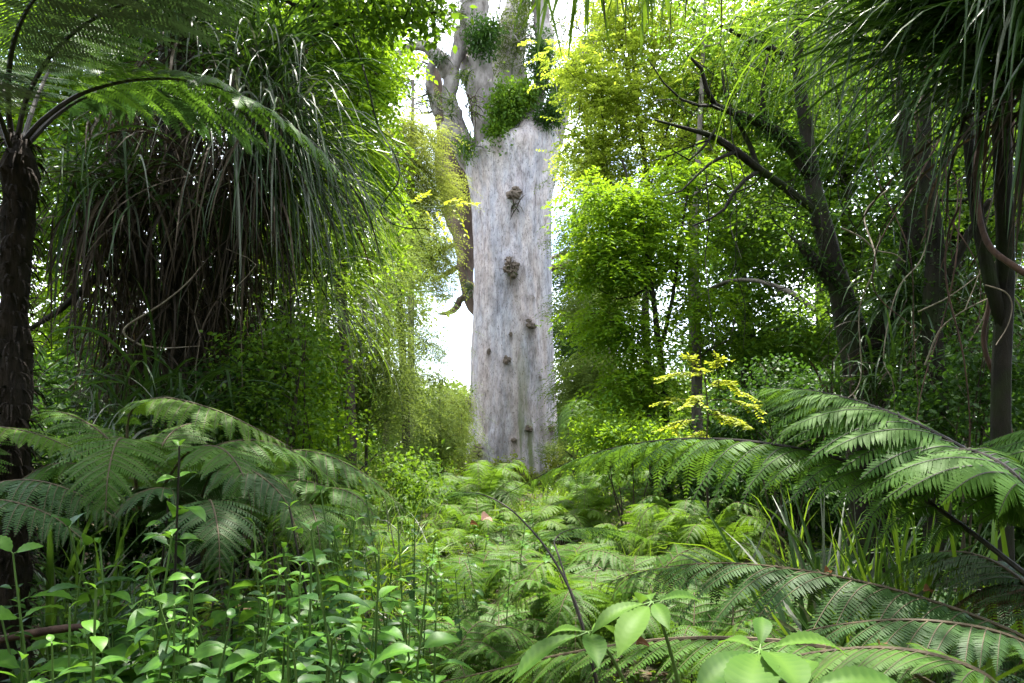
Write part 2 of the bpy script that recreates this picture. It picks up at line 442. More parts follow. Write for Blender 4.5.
def straps(mb, base, D, ln, wd, sag, seg=8, mat=0, r=None, fold=True, kink=0.0, floor=None):
    """arching strap leaves: each starts at base along D and bends down under its weight"""
    base = np.asarray(base, float); n = len(base)
    D = nrm(np.asarray(D, float)); ln = np.broadcast_to(ln, (n,)); wd = np.broadcast_to(wd, (n,)); sag = np.broadcast_to(sag, (n,))
    side = np.cross(D, np.array([0, 0, 1.0])); bad = np.linalg.norm(side, axis=1) < .1
    side[bad] = rng.normal(0, 1, (bad.sum(), 3)); side = nrm(side + rng.normal(0, .3, (n, 3)))
    p = base.copy(); d = D.copy(); P_, T_ = [p.copy()], [d.copy()]
    kk = rng.integers(2, seg + 1, n); dob = rng.random(n) < kink
    for k in range(1, seg + 1):
        g = sag * (.4 + 1.2 * k / seg) / seg
        d = d.copy(); d[:, 2] -= g
        kn = dob & (kk == k)
        d[kn] = d[kn] * .25 + np.array([0, 0, -1.0])
        d = nrm(d + rng.normal(0, .02, d.shape))
        p = p + d * (ln / seg)[:, None]
        P_.append(p.copy()); T_.append(d.copy())
    Q = np.stack(P_, 1); T = np.stack(T_, 1)
    t = np.linspace(0, 1, seg + 1)
    w = np.minimum(1, .55 + 2.2 * t) * (1 - t ** 3) + .02
    B = nrm(side[:, None] - T * (side[:, None] * T).sum(-1, keepdims=True)); Nn = np.cross(B, T)
    h = wd[:, None, None] * w[None, :, None] * .5
    if fold:
        V = np.stack([Q - B * h + Nn * h * .35, Q, Q + B * h + Nn * h * .35], 2); c = 3
    else:
        V = np.stack([Q - B * h, Q + B * h], 2); c = 2
    i = (np.arange(n)[:, None] * (seg + 1) + np.arange(seg)[None]) * c
    fs = [np.stack([i + a, i + a + 1, i + c + a + 1, i + c + a], -1).reshape(-1, 4) for a in range(c - 1)]
    if r is None: r = rng.random(n)
    mb.add(V.reshape(-1, 3), np.vstack(fs), mat, np.repeat(np.broadcast_to(r, (n,)), (seg + 1) * c))


def grow(mb, polys, targets, rtip=.006, rmax=None, step=.35, wander=.10, mat=0, sides=7, power=.5):
    """polys: stem polylines (n,4) xyz+radius; twigs are grown from them to every target and drawn as tapering tubes"""
    nodes = []; par = []; fix = []; path = []
    for pl in polys:
        ln = np.linalg.norm(np.diff(pl[:, :3], axis=0), axis=1).sum()
        q = curve(pl, max(4, int(ln / step) + 1))
        if nodes:
            A = np.array(nodes); k = int(np.argmin(((A - q[0, :3]) ** 2).sum(1)))
        else: k = -1
        for j, row in enumerate(q):
            nodes.append(row[:3]); par.append(k); fix.append(row[3]); path.append(0 if k < 0 else path[k] + step)
            k = len(nodes) - 1
    nodes = [np.asarray(x) for x in nodes]
    tg = np.asarray(targets)
    if len(tg):
        A0 = np.array(nodes)
        d0 = np.sqrt(((tg[:, None] - A0[None]) ** 2).sum(-1)).min(1)
        for i in np.argsort(d0):
            A = np.array(nodes); d = np.linalg.norm(A - tg[i], axis=1)
            cost = d + .22 * np.array(path) + np.where(A[:, 2] > tg[i][2] + .3, .5, 0)
            k = int(np.argmin(cost))
            v = tg[i] - nodes[k]; L = np.linalg.norm(v)
            ns = max(1, int(L / step)); p0 = nodes[k]
            off = rng.normal(0, wander * L * .5, 3)
            for j in range(1, ns + 1):
                t = j / ns
                q = p0 + v * t + off * math.sin(pi * t) + rng.normal(0, wander * step * .5, 3) * (j < ns)
                nodes.append(q); par.append(k); fix.append(0); path.append(path[k] + L / ns); k = len(nodes) - 1
    n = len(nodes); cnt = np.zeros(n); ch = [[] for _ in range(n)]
    for i in range(n):
        if par[i] >= 0: ch[par[i]].append(i)
    for i in range(n - 1, -1, -1):
        if not ch[i]: cnt[i] = 1
        if par[i] >= 0: cnt[par[i]] += cnt[i]
    rad = rtip * cnt ** power
    fix = np.array(fix); rad = np.where(fix > 0, fix, rad)
    for i in range(n):                                   # twigs never thicker than what carries them
        if par[i] >= 0 and fix[i] == 0: rad[i] = min(rad[i], rad[par[i]] * .92)
    N = np.array(nodes)
    done = [False] * n
    order = [i for i in range(n) if par[i] < 0]
    stack = [(i, None) for i in order]
    while stack:
        i, frm = stack.pop()
        ch_ = [] if frm is None else [frm]
        k = i
        while True:
            ch_.append(k)
            c = ch[k]
            if not c: break
            b = max(c, key=lambda x: (fix[x] > 0 and fix[k] > 0, rad[x]))
            for x in c:
                if x != b: stack.append((x, k))
            k = b
        if len(ch_) < 2: continue
        pr = rad[ch_].copy()
        if frm is not None: pr[0] = pr[1]
        big = pr.max()
        sd = sides if big > .05 else (5 if big > .02 else (4 if big > .009 else 3))
        tube(mb, N[ch_], pr, sd, mat, wob=.12 if big > .08 else 0)
    return N


def ell(n, c, r):
    """n points through an ellipsoid, more of them towards its shell"""
    d = nrm(rng.normal(0, 1, (n, 3))); q = rng.random(n) ** (1 / 2.2)
    return np.asarray(c) + d * q[:, None] * np.asarray(r)


def clumps(rows):
    """rows (px,py,Y, rx,ry,rz metres, n) -> cluster centres"""
    return np.vstack([ell(n, P(px, py, Y), (rx, ry, rz)) for px, py, Y, rx, ry, rz, n in rows])


def foliage(mb, C, k, rc, ln, wd, tm=T_LEAF, droop=.3, flat=.55, mat=0, out=.8, upn=1.0):
    n = len(C) * k
    c = np.repeat(C, k, 0); rcs = np.repeat(rng.uniform(.7, 1.3, len(C)), k)[:, None] * rc
    off = rng.normal(0, .55, (n, 3)) * np.array([1, 1, flat])
    pos = c + off * rcs
    D = nrm(off) * out + rng.normal(0, .55, (n, 3)) + np.array([0, 0, -droop])
    N = np.array([0, 0, upn]) + rng.normal(0, .5, (n, 3))
    rr = np.clip(np.repeat(rng.normal(.5, .2, len(C)), k) + rng.normal(0, .17, n), 0, 1)
    s = rng.uniform(.65, 1.2, n)
    leaves(mb, tm, pos, D, N, ln * s, wd * s, mat, rr)


def sprays(mb, C, k, rc, nl, sl, ln, wd, droop=.5, mat=0):
    """feathery foliage: at each cluster k drooping twiglets of nl narrow leaflets in two flat rows"""
    n = len(C) * k
    c = np.repeat(C, k, 0)
    off = rng.normal(0, .5, (n, 3)) * np.array([1, 1, .45]); b = c + off * rc
    D = nrm(off * np.array([1, 1, .3]) + rng.normal(0, .25, (n, 3)) + np.array([0, 0, -.12]))
    Bq = nrm(np.cross(D, np.array([0, 0, 1.0]) + rng.normal(0, .25, (n, 3))))
    t = np.linspace(.1, 1, nl)
    Ls = sl * rng.uniform(.6, 1.2, n)
    Q = b[:, None] + D[:, None] * (Ls[:, None] * t)[..., None] + np.array([0, 0, -1.0]) * (droop * Ls[:, None] * t ** 2)[..., None]
    sg = np.where(np.arange(nl) % 2, 1, -1)
    d2 = D[:, None] * .75 + Bq[:, None] * sg[None, :, None] + rng.normal(0, .15, (n, nl, 3)) + np.array([0, 0, -.25])
    Nn = np.array([0, 0, 1.0]) + rng.normal(0, .3, (n, nl, 3))
    rr = np.clip(np.repeat(np.repeat(rng.normal(.5, .22, len(C)), k), nl) + rng.normal(0, .15, n * nl), 0, 1)
    leaves(mb, T_LEAF, Q.reshape(-1, 3), d2.reshape(-1, 3), Nn.reshape(-1, 3), ln * rng.uniform(.7, 1.2, n * nl), wd, mat, rr)


def ground_pt(px, Y):
    x = (px - 512) / F * Y
    return np.array([x, Y, float(gz(x, Y))])

# ------------------------------------------------------------------ the setting
def make_ground():
    a = np.concatenate([-np.geomspace(220, 12, 26), np.linspace(-11, 11, 90), np.geomspace(12, 220, 26)])
    b = np.concatenate([-np.geomspace(120, 4, 16), np.linspace(-3, 45, 150), np.geomspace(46, 320, 26)])
    X, Y = np.meshgrid(a, b, indexing='ij')
    V = np.stack([X, Y, gz(X, Y)], -1).reshape(-1, 3)
    i = np.arange(len(a) - 1)[:, None] * len(b) + np.arange(len(b) - 1)[None]
    f = np.stack([i, i + len(b), i + len(b) + 1, i + 1], -1).reshape(-1, 4)
    m = MB(); m.add(V, f)
    tag(m.build('ground', M['ground'], smooth=True), kind='structure')


make_ground()


def make_undergrowth():
    """leafy ground cover and litter between the plants one can tell apart"""
    m = MB()
    n = 60000
    Y = 3.2 + 36 * rng.random(n) ** 1.25
    x = rng.uniform(-1, 1, n) * (3 + Y * .62)
    den = vnoise(np.stack([x * .8, Y * .8, x * 0 + 3], -1)) + .35
    keep = rng.random(n) < np.clip(den + .5, .12, 1)
    x, Y = x[keep], Y[keep]; n = len(x)
    hgt = rng.random(n) ** 1.8 * (.32 + .16 * vnoise(np.stack([x * .5, Y * .5, x * 0 + 9], -1)))
    pos = np.stack([x, Y, gz(x, Y) + .01 + np.maximum(hgt, 0)], -1)
    D = rng.normal(0, 1, (n, 3)) * np.array([1, 1, .35])
    Nn = np.array([0, 0, 1.0]) + rng.normal(0, .35, (n, 3))
    s = rng.uniform(.5, 1.3, n) * (.7 + Y / 30)
    hue = np.clip(.45 + .5 * vnoise(np.stack([x * .35, Y * .35, x * 0 + 5], -1)) + rng.normal(0, .2, n), 0, 1)
    leaves(m, T_LEAF, pos, D, Nn, .085 * s, .026 * s, 0, hue)
    # deeper growth along both sides of the clearing
    n = 26000
    Y = rng.uniform(1.5, 14, n); x = rng.choice([-1, 1], n) * (3.6 + Y * .42 + rng.random(n) ** 1.3 * 7)
    pos = np.stack([x, Y, gz(x, Y) + rng.random(n) * (.75 + .6 * vnoise(np.stack([x * .7, Y * .7, x * 0], -1)))], -1)
    leaves(m, T_LEAF, pos, rng.normal(0, 1, (n, 3)) * [1, 1, .4], np.array([0, 0, 1.]) + rng.normal(0, .4, (n, 3)), .13, .036, 0, np.clip(rng.normal(.2, .15, n), 0, 1))
    # litter on the floor
    n = 16000
    Y = 3 + 30 * rng.random(n) ** 1.3; x = rng.uniform(-1, 1, n) * (2.5 + Y * .6)
    pos = np.stack([x, Y, gz(x, Y) + .012], -1)
    leaves(m, T_LEAF, pos, rng.normal(0, 1, (n, 3)) * [1, 1, .15], np.array([0, 0, 1.]) + rng.normal(0, .25, (n, 3)), .10, .028, 1)
    # small creeping fern fronds
    n = 2600
    Y = 6 + 32 * rng.random(n); x = rng.uniform(-1, 1, n) * (1.5 + Y * .33) + .02 * Y
    base = np.stack([x, Y, gz(x, Y) + .05], -1)
    an = rng.uniform(0, 2 * pi, n); k = 12
    d = np.stack([np.cos(an), np.sin(an), rng.uniform(.5, 1.2, n)], -1); d = nrm(d)
    L = rng.uniform(.3, .65, n); t = np.linspace(.15, 1, k)
    Q = base[:, None] + d[:, None] * (L[:, None] * t)[..., None] - np.array([0, 0, 1.]) * (.75 * L[:, None] * t ** 2)[..., None]
    sd = nrm(np.cross(d, [0, 0, 1.]))
    for sg in (-1, 1):
        D = sd[:, None] * sg + d[:, None] * .4 + rng.normal(0, .1, (n, k, 3))
        lw = (L[:, None] * .24 * (1 - t ** 1.5 * .85)[None])
        leaves(m, T_LEAF, Q.reshape(-1, 3), D.reshape(-1, 3), np.array([0, 0, 1.]) + np.zeros((n * k, 3)), lw.ravel(), (lw * .2).ravel(), 0,
               np.repeat(np.clip(rng.normal(.55, .25, n), 0, 1), k))
    tag(m.build('undergrowth', [M['mossy'], M['litter']]), 'low leafy ground cover and fallen litter across the clearing', 'undergrowth', kind='stuff')


make_undergrowth()

# ------------------------------------------------------------------ the giant kauri
KY = 37.0
kb = P(514, 478, KY); kb[2] = float(gz(kb[0], KY)) - .1
kauri = empty('kauri_tree', kb, 'huge pale grey kauri tree with a column of a trunk rising over the clearing', 'tree')


BURLS = ((516, 209, 6), (511, 270, 5), (513, 279, 7), (528, 331, 4.4), (508, 365, 4), (511, 341, 2.4), (480, 451, 8), (549, 430, 3.6), (529, 429, 3.2), (514, 441, 2.6), (490, 357, 2.4),
                      (538, 380, 2), (471, 403, 5), (531, 305, 1.8))


def make_kauri():
    prof = np.array([  # py, left px, right px
        (492, 461, 566), (478, 467, 559), (460, 469, 557.5), (430, 470, 557), (400, 470.5, 555.5), (360, 471.5, 553.5), (320, 472.5, 552),
        (280, 473, 551.5), (240, 472.5, 551.5), (200, 471.5, 552.5), (175, 466, 556), (155, 461, 560), (140, 462, 560), (125, 474, 548), (110, 486, 536)], float)
    nz, na = 240, 220
    py = np.linspace(498, 126, nz)
    o = np.argsort(prof[:, 0])
    l = np.interp(py, prof[o, 0], prof[o, 1]); r = np.interp(py, prof[o, 0], prof[o, 2])
    sm = lambda a: np.convolve(np.pad(a, 6, 'edge'), np.ones(13) / 13, 'valid')
    l, r = sm(l), sm(r)
    cx = ((l + r) / 2 - 512) / F * KY; R = (r - l) / 2 / F * KY; z = CZ + (HY - py) / F * KY
    z[0] = min(z[0], kb[2] - .2)
    an = np.linspace(0, 2 * pi, na, endpoint=False)
    A, Z = np.meshgrid(an, z); Rr = R[:, None] + 0 * A
    tw = A + Z * .035
    base = np.clip((2.2 - Z) / 2.2, 0, 1)
    swell = 0 * A; stain = 0 * A
    q = np.stack([np.cos(tw) * 2.2, np.sin(tw) * 2.2, Z * .10], -1)
    Rr = Rr + .13 * vnoise(q * 1.2) + .08 * vnoise(q * 3 + 7) + .035 * vnoise(q * np.array([7, 7, 14]) + 3) + .014 * vnoise(q * np.array([13, 13, 26]) + 1)
    Rr = Rr + base ** 2 * (.16 * np.cos(5 * A + 1) + .1 * np.cos(9 * A))
    for bx, by, br in BURLS:
        X_ = cx[:, None] + R[:, None] * np.cos(A); rr = br / F * KY
        d = np.hypot((X_ - (bx - 512) / F * KY) + 99 * (np.sin(A) > 0), (Z - (CZ + (HY - by) / F * KY)) * .8)
        swell = swell + .55 * rr * np.exp(-(d / (1.5 * rr)) ** 2)
        drip = np.hypot((X_ - (bx - 512) / F * KY) * 1.6 + 99 * (np.sin(A) > 0), np.clip(Z - (CZ + (HY - by) / F * KY), -9, 9) * np.where(Z < CZ + (HY - by) / F * KY, .35, 1.1))
        stain = np.maximum(stain, np.exp(-(drip / (1.25 * rr)) ** 2) * (.75 + .5 * vnoise(q * 6)))
    Rr = Rr + swell
    top = np.clip((Z - 15.6) / (z[-1] - 15.6), 0, 1)
    Rr = Rr * (1 - .22 * top ** 4) + .12 * top * vnoise(q * 2.5)
    xs = np.cos(A)
    ztop = np.interp(xs, [-1, -.6, .2, .6, 1], [16.2, 16.6, 17.2, 18.0, 18.2])
    Z = np.where(top > 0, 15.6 + (ztop - 15.6) * top + .2 * top * vnoise(q * 2), Z)
    V = np.stack([cx[:, None] + Rr * np.cos(A), KY + Rr * np.sin(A), Z], -1).reshape(-1, 3)
    i = np.arange(nz - 1)[:, None] * na; j = np.arange(na)[None]; k = (j + 1) % na
    f = np.stack([i + j, i + k, i + na + k, i + na + j], -1).reshape(-1, 4)
    m = MB(); m.add(V, f, 0, np.clip(stain, 0, 1).ravel())
    c = m.n; m.add(np.vstack([V[-na:], [cx[-1], KY, z[-1] + .3]]), np.array([[a, (a + 1) % na, na] for a in range(na)]))
    m.build('trunk', M['kauri'], kauri, kb, True)

    def limb(rows, mat, name='limb', sides=24, wob=.24):
        mm = MB()
        for row in rows:
            p = np.array([[*P(a, b, y + .75), rr / F * y] for a, b, y, rr in row])
            q = curve(p, max(12, int(len(p) * 9))); tube(mm, q[:, :3], q[:, 3], sides, 0, r=0.0, wob=wob)
        return mm.build(name, mat, kauri, kb, True)
    limb([[(492, 200, 36.4, 10), (480, 172, 36.2, 13), (466, 150, 35.8, 11), (455, 122, 35.8, 9.5), (450, 96, 35.8, 8), (453, 70, 35.8, 7), (462, 40, 36, 6.5), (466, 10, 36, 6), (470, -45, 36, 5)],
          [(451, 76, 35.8, 8), (446, 66, 35.6, 8.5), (434, 54, 35.4, 7.5), (426, 46, 35.2, 5.5), (412, 46, 35, 4), (398, 54, 34.8, 3), (386, 50, 34.6, 2)],
          [(436, 56, 35.4, 5), (429, 75, 35.4, 4), (431, 95, 35.6, 3.5), (436, 115, 35.8, 3)],
          [(474, 165, 35.8, 8), (460, 144, 35.2, 9), (449, 130, 34.9, 8.5), (443, 126, 34.8, 7.5)]], M['kauri_limb'])
    limb([[(490, 200, 36, 15), (488, 176, 35.6, 18), (485, 145, 35.4, 14), (483, 110, 35.4, 11.5), (482, 62, 35.6, 10.5), (477, 30, 35.6, 12), (476, 0, 35.6, 12), (478, -60, 36, 10)],
          [(483, 110, 35.8, 9), (472, 85, 36.4, 9), (464, 60, 36.8, 7), (459, 30, 37, 6)]], M['kauri_limb'])
    limb([[(512, 180, 38.4, 30), (509, 140, 38.6, 24), (507, 95, 38.8, 18), (507, 60, 39, 16.5), (512, 25, 39, 15), (520, -5, 39, 13), (527, -60, 39, 11)]], M['kauri_pale'])
    limb([[(530, 190, 36.2, 8), (532, 165, 35.6, 9), (527, 146, 35.3, 8), (531, 120, 35.3, 6.5), (540, 88, 35.4, 7), (545, 50, 35.6, 8.5), (541, 10, 35.8, 8), (536, -50, 36, 7)]], M['kauri_limb'])
    limb([[(538, 180, 36.8, 15), (547, 140, 36.9, 16), (558, 102, 37.4, 13), (574, 70, 38, 9), (592, 40, 38, 7.5), (616, 4, 38, 6.5), (640, -40, 38, 5)]], M['kauri_limb'])
    limb([[(500, 330, 39.2, 10), (476, 308, 39.6, 9), (467, 282, 39.8, 7), (466, 245, 39.8, 11), (459, 205, 39.8, 18), (452, 170, 39.6, 17), (447, 140, 39.4, 10), (440, 108, 39.2, 7), (434, 70, 39, 6)],
          [(466, 225, 39.8, 8), (478, 190, 39.4, 12), (484, 160, 39, 10)],
          [(470, 296, 39.6, 4), (461, 299, 39.8, 3.6), (455, 309, 40, 3), (448, 313, 40, 2.2), (438, 314, 40, 1)],
          [(470, 262, 39.8, 4), (456, 268, 40, 3), (444, 275, 40, 2.2), (432, 281, 40, 1.4)],
          [(462, 240, 39.8, 3), (450, 247, 40, 2.2), (438, 250, 40, 1.4)]], M['kauri_dark'])
    limb([[(545, 270, 39, 4), (560, 266, 39.4, 3), (576, 268, 39.6, 2.4), (596, 266, 40, 1.5)], [(545, 262, 39, 2), (562, 254, 39.4, 1.6), (578, 255, 39.8, 1)]], M['kauri_dark'])
    # burls on the face of the trunk
    for px, py, r in BURLS:
        k = int(np.argmin(np.abs(np.linspace(498, 126, nz) - py)))
        x = (px - 512) / F * KY; dx = x - cx[k]; yy = KY - math.sqrt(max(R[k] ** 2 - dx ** 2, .05))
        mm = MB(); rr = r / F * KY; yy -= .5 * rr
        for q in range(6):
            cc = np.array([x, yy, z[k]]) + rng.normal(0, .35, 3) * rr * [1, .4, 1]
            th, ph = np.meshgrid(np.linspace(0, pi, 9), np.linspace(0, 2 * pi, 12, endpoint=False), indexing='ij')
            d = np.stack([np.sin(th) * np.cos(ph), np.sin(th) * np.sin(ph), np.cos(th)], -1)
            V = cc + d * (rr * .62 * (1 + .45 * vnoise(d * 2.2 + q * 9)))[..., None]
            a = np.arange(8)[:, None] * 12; b = np.arange(12)[None]
            mm.add(V.reshape(-1, 3), np.stack([a + b, a + 12 + b, a + 12 + (b + 1) % 12, a + (b + 1) % 12], -1).reshape(-1, 4), 0, .5)
        mm.build('burl', M['burl'], kauri, kb)
    # thin grey-green crown of the kauri
    C = clumps([(470, -30, 36, 2.2, 2, 1.5, 26), (530, -10, 37.5, 2.4, 2, 1.6, 26), (590, 10, 38, 2, 2, 1.6, 22), (400, 55, 35.5, 1.4, 1.2, 1.4, 14), (420, 100, 36.5, .7, .6, .9, 5),
                (545, 40, 37.5, .9, 1, 1.6, 12), (440, 15, 36, 1.4, 1, 1.4, 14), (560, 60, 38.5, .8, .8, 1, 10), (438, 268, 40.3, 1.0, .6, 1.1, 14), (575, 262, 40, .8, .6, .7, 12),
                (405, 80, 36.4, 1.3, 1.0, 1.3, 14), (445, 20, 36.4, .8, .8, .8, 10), (522, 45, 38.5, .9, .8, 1.6, 24), (494, 40, 38, .5, .6, 1.8, 18), (600, 60, 39, 1.4, 1, 1.6, 30), (500, -120, 37, 6, 5, 4, 60), (380, -60, 35, 3.5, 3, 3, 30), (640, -50, 38, 3.5, 3, 2.5, 30), (448, 295, 40.2, .8, .5, .6, 7)])
    cm = MB(); sprays(cm, C, 8, .6, 7, .5, .17, .036, .1)
    cm.build('crown', M['t_grey'], kauri, kb)
    for root, aim, n_ in (((440, 60, 36.1), [(408, 70, 36, 1.6, .8, 1.4, 12), (420, 100, 36, 1.0, .8, .8, 7)], 0), ((450, 110, 36.5), [(425, 115, 36.3, 1.0, .6, 1.0, 9)], 0), ((541, 70, 36.1), [(525, 40, 36.2, .7, .5, 1.4, 8), (556, 40, 36.2, .7, .6, 1.2, 8)], 0),
                          ((575, 72, 38.7), [(598, 80, 38.4, .9, .6, .8, 8), (590, 15, 38.4, 1.2, .6, 1, 9)], 0), ((470, 60, 37.2), [(462, 20, 37.2, .7, .5, 1.4, 7)], 0), ((508, 60, 39.6), [(494, 20, 38.8, .6, .5, 1.2, 7), (524, 50, 38.8, .6, .5, 1.2, 7)], 0)):
        tw = MB(); grow(tw, [np.array([[*P(*root), .13], [*(P(*root) + rng.normal(0, .3, 3)), .11]])], clumps(aim), .032, step=.3, wander=.32, power=.55)
        tw.build('branch', M['kauri_limb'], kauri, kb)
    roots = [np.array([[*P(a, b, y), .05] for a, b, y in r]) for r in
             ([(478, -60, 36), (480, -130, 36.5)], [(527, -60, 39), (530, -140, 38)], [(616, 4, 38), (640, -40, 38)], [(398, 54, 34.8), (375, 30, 34.6)], [(466, 10, 36), (440, -40, 36)], [(444, 275, 40), (438, 281, 40)])]
    for rt in roots:
        mid = rt[:, :3].mean(0); near = C[np.linalg.norm(C - mid, axis=1) < 4.5]
        tw = MB(); grow(tw, [rt], near, .012, step=.6, wander=.2)
        tw.build('branch', M['kauri_limb'], kauri, kb)


make_kauri()


# epiphytes perched on the kauri
def perch(name, label, cat, rows, k, rc, ln, wd, mat, strap=0, smat='strap', group='plants perched on the giant trunk'):
    C = clumps(rows); b = C[np.argmin(C[:, 2])]
    t = empty(name, b, label, cat, group)
    m = MB()
    if k:
        foliage(m, C, k, rc, ln, wd, T_LEAF, .25, .8, 0)
        m.build('foliage', M[mat], t, b)
    if strap:
        m = MB(); n = strap
        c = C[rng.integers(0, len(C), n)]
        straps(m, c, rng.normal(0, .7, (n, 3)) + [0, -.2, .55], rng.uniform(.5, 1.1, n), .05, rng.uniform(.8, 2.2, n), 5, fold=False)
        m.build('strap_leaves', M[smat], t, b)


perch('epiphyte_shrub', 'dense dark green shrub filling the fork of the giant trunk', 'shrub', [(508, 104, 35.0, .85, .8, 1.05, 54), (500, 134, 34.9, .42, .4, .7, 20), (522, 96, 35.2, .55, .6, .8, 22)], 70, .42, .18, .058, 't_mid', 30, 'strap')
perch('epiphyte_clump', 'tufted plant high on the thick middle limb of the giant trunk', 'plant', [(484, 36, 35, .8, .6, .9, 34)], 60, .4, .17, .05, 't_dark', 60)
perch('epiphyte_clump', 'dark bushy plant along the curved limb above the trunk shoulder', 'plant', [(541, 62, 35.3, .4, .5, 1.7, 44), (551, 112, 34.9, .55, .4, .75, 34)], 60, .4, .16, .04, 't_dark', 60)
perch('epiphyte_clump', 'dark ragged plant under the shoulder limb beside the yellow tree', 'plant', [(560, 92, 35.4, .5, .4, .8, 22)], 34, .35, .15, .04, 't_mid', 50, 'strap_grey')
perch('epiphyte_clump', 'small tuft in the gap between the two slender limbs', 'plant', [(464, 78, 35.4, .35, .4, .5, 8)], 26, .3, .14, .04, 't_olive', 24)
perch('epiphyte_clump', 'dark shaggy growth hanging below the broken side limb', 'plant', [(434, 98, 36.4, .25, .3, .5, 6)], 12, .3, .14, .04, 't_dark', 30, 'strap_grey')
perch('epiphyte_clump', 'grey moss clump on the thin limb behind the giant trunk', 'plant', [(468, 290, 39.4, .25, .3, .55, 10)], 20, .25, .12, .03, 't_dark', 20, 'strap_grey')
perch('epiphyte_clump', 'mossy clump wrapped round the elbow of the outermost limb', 'plant', [(438, 56, 35.6, .35, .3, .28, 8)], 22, .22, .13, .035, 't_dark', 24, 'strap_grey')
perch('epiphyte_clump', 'leafy clump where the outermost limb leaves the trunk', 'plant', [(468, 148, 34.9, .4, .35, .7, 16)], 34, .3, .14, .04, 't_mid', 30, 'strap')
perch('epiphyte_clump', 'grassy tuft on the upright stretch of the outermost limb', 'plant', [(449, 104, 35.1, .3, .3, .6, 10)], 24, .26, .13, .035, 't_olive', 30, 'strap')
perch('epiphyte_clump', 'ragged dry growth halfway up the thick middle limb', 'plant', [(472, 108, 34.9, .35, .3, .9, 14)], 16, .26, .12, .03, 't_olive', 50, 'strap_dead')
perch('epiphyte_clump', 'thin olive growth spotting the pale limb behind the fork shrub', 'plant', [(508, 62, 38.4, .7, .3, 1.2, 22)], 20, .3, .12, .03, 't_olive', 10)
perch('epiphyte_clump', 'bushy growth beside the pale limb at the top edge', 'plant', [(524, 14, 36.6, .6, .5, .8, 18)], 34, .4, .15, .04, 't_olive', 30)
perch('epiphyte_clump', 'hanging clump under the slanting limb behind the yellow tree', 'plant', [(574, 74, 36.8, .6, .4, .6, 18)], 34, .34, .15, .04, 't_dark', 40, 'strap_grey')
perch('epiphyte_tuft', 'small tuft growing out of the topmost burl of the trunk', 'plant', [(516, 206, 34.75, .18, .12, .15, 4)], 10, .15, .1, .025, 't_dark', 16, 'strap_dead')
perch('epiphyte_tuft', 'twiggy tuft on the double burl halfway up the trunk', 'plant', [(512, 272, 34.75, .2, .12, .3, 5)], 10, .15, .1, .025, 't_dark', 20, 'strap_dead')
perch('epiphyte_tuft', 'green sprig sprouting beside the knob on the trunk edge', 'plant', [(472, 391, 35.2, .35, .2, .2, 6)], 18, .2, .1, .03, 't_olive')
perch('trunk_base_shrub', 'yellowish green shrubs crowding the foot of the giant trunk', 'shrub', [(497, 476, 34.0, .45, .4, .5, 16), (512, 470, 34.2, .4, .4, .55, 16), (528, 478, 33.6, .5, .4, .35, 14), (466, 470, 34.6, .5, .4, .8, 18), (556, 468, 34.4, .5, .4, .8, 16), (543, 480, 33.4, .4, .3, .25, 8)], 46, .38, .17, .05, 't_pale', 0, group='plants at the foot of the giant trunk')


# ------------------------------------------------------------------ trees
def tree(name, label, base, polys, cl, leaf, mats, group=None, rtip=.006, step=.35, wander=.10, cat='tree', dens=1.0, moss=0):
    b = ground_pt(*base); b[2] -= .1
    t = empty(name, b, label, cat, group)
    pw = []
    for k, row in enumerate(polys):
        p = np.array([[*P(a, c, y), r] for a, c, y, r in row])
        if k == 0:
            g = ground_pt(row[0][0], row[0][2]); p[0, :3] = g - [0, 0, .1]
        pw.append(p)
    C = clumps(cl)
    C = C[C[:, 2] > .25]
    m = MB(); grow(m, pw, C, rtip, step=step, wander=wander)
    m.build('trunk', M[mats[0]], t, b, True)
    if moss: fuzz(t, b, polys, moss, .07, 't_dark')
    c = MB()
    kind, a = leaf[0], leaf[1:]
    if kind == 'f': foliage(c, C, int(a[0] * dens), *a[1:])
    else: sprays(c, C, int(a[0] * dens), *a[1:])
    c.build('crown', M[mats[1]], t, b)
    return t


def fuzz(t, b, polys, n, ln, mat, y0=600, name='moss', spread=1.25):
    """small ferns and moss growing on a stem"""
    m = MB()
    for row in polys:
        p = np.array([[*P(a, c, y), r] for a, c, y, r in row]); q = curve(p, 80); k = int(n * len(row) / 8)
        pr = np.clip(q[:, 3] - .035, 0, 1) + 1e-4; i = rng.choice(80, k, p=pr / pr.sum()); a = rng.uniform(0, 2 * pi, k)
        d = np.stack([np.cos(a), np.sin(a), rng.normal(0, .5, k)], -1)
        if q[:, 3].max() < .07: continue
        leaves(m, T_LEAF, q[i, :3] + d * (q[i, 3] * .95)[:, None] + rng.normal(0, .03, (k, 3)), d * spread + rng.normal(0, .5, (k, 3)) - [0, 0, .4], np.array([0, 0, 1.]) + rng.normal(0, .5, (k, 3)), ln * rng.uniform(.5, 1.4, k), ln * .22)
    m.build(name, M[mat], t, b)


BR = ('s', 8, .46, 9, .42, .115, .033, .4)             # ordinary broad leaves
BRF = ('s', 9, .72, 9, .6, .16, .046, .4)             # the same farther off
FAR = ('s', 9, 1.1, 9, .9, .27, .075, .4)             # far trees
FEA = ('s', 17, .55, 9, .42, .10, .011, .5)                  # feathery
G_L = 'trees behind the shaggy tree'
G_R = 'trees in the dark wood beyond the forked tree'
G_F = 'far trees closing the clearing'

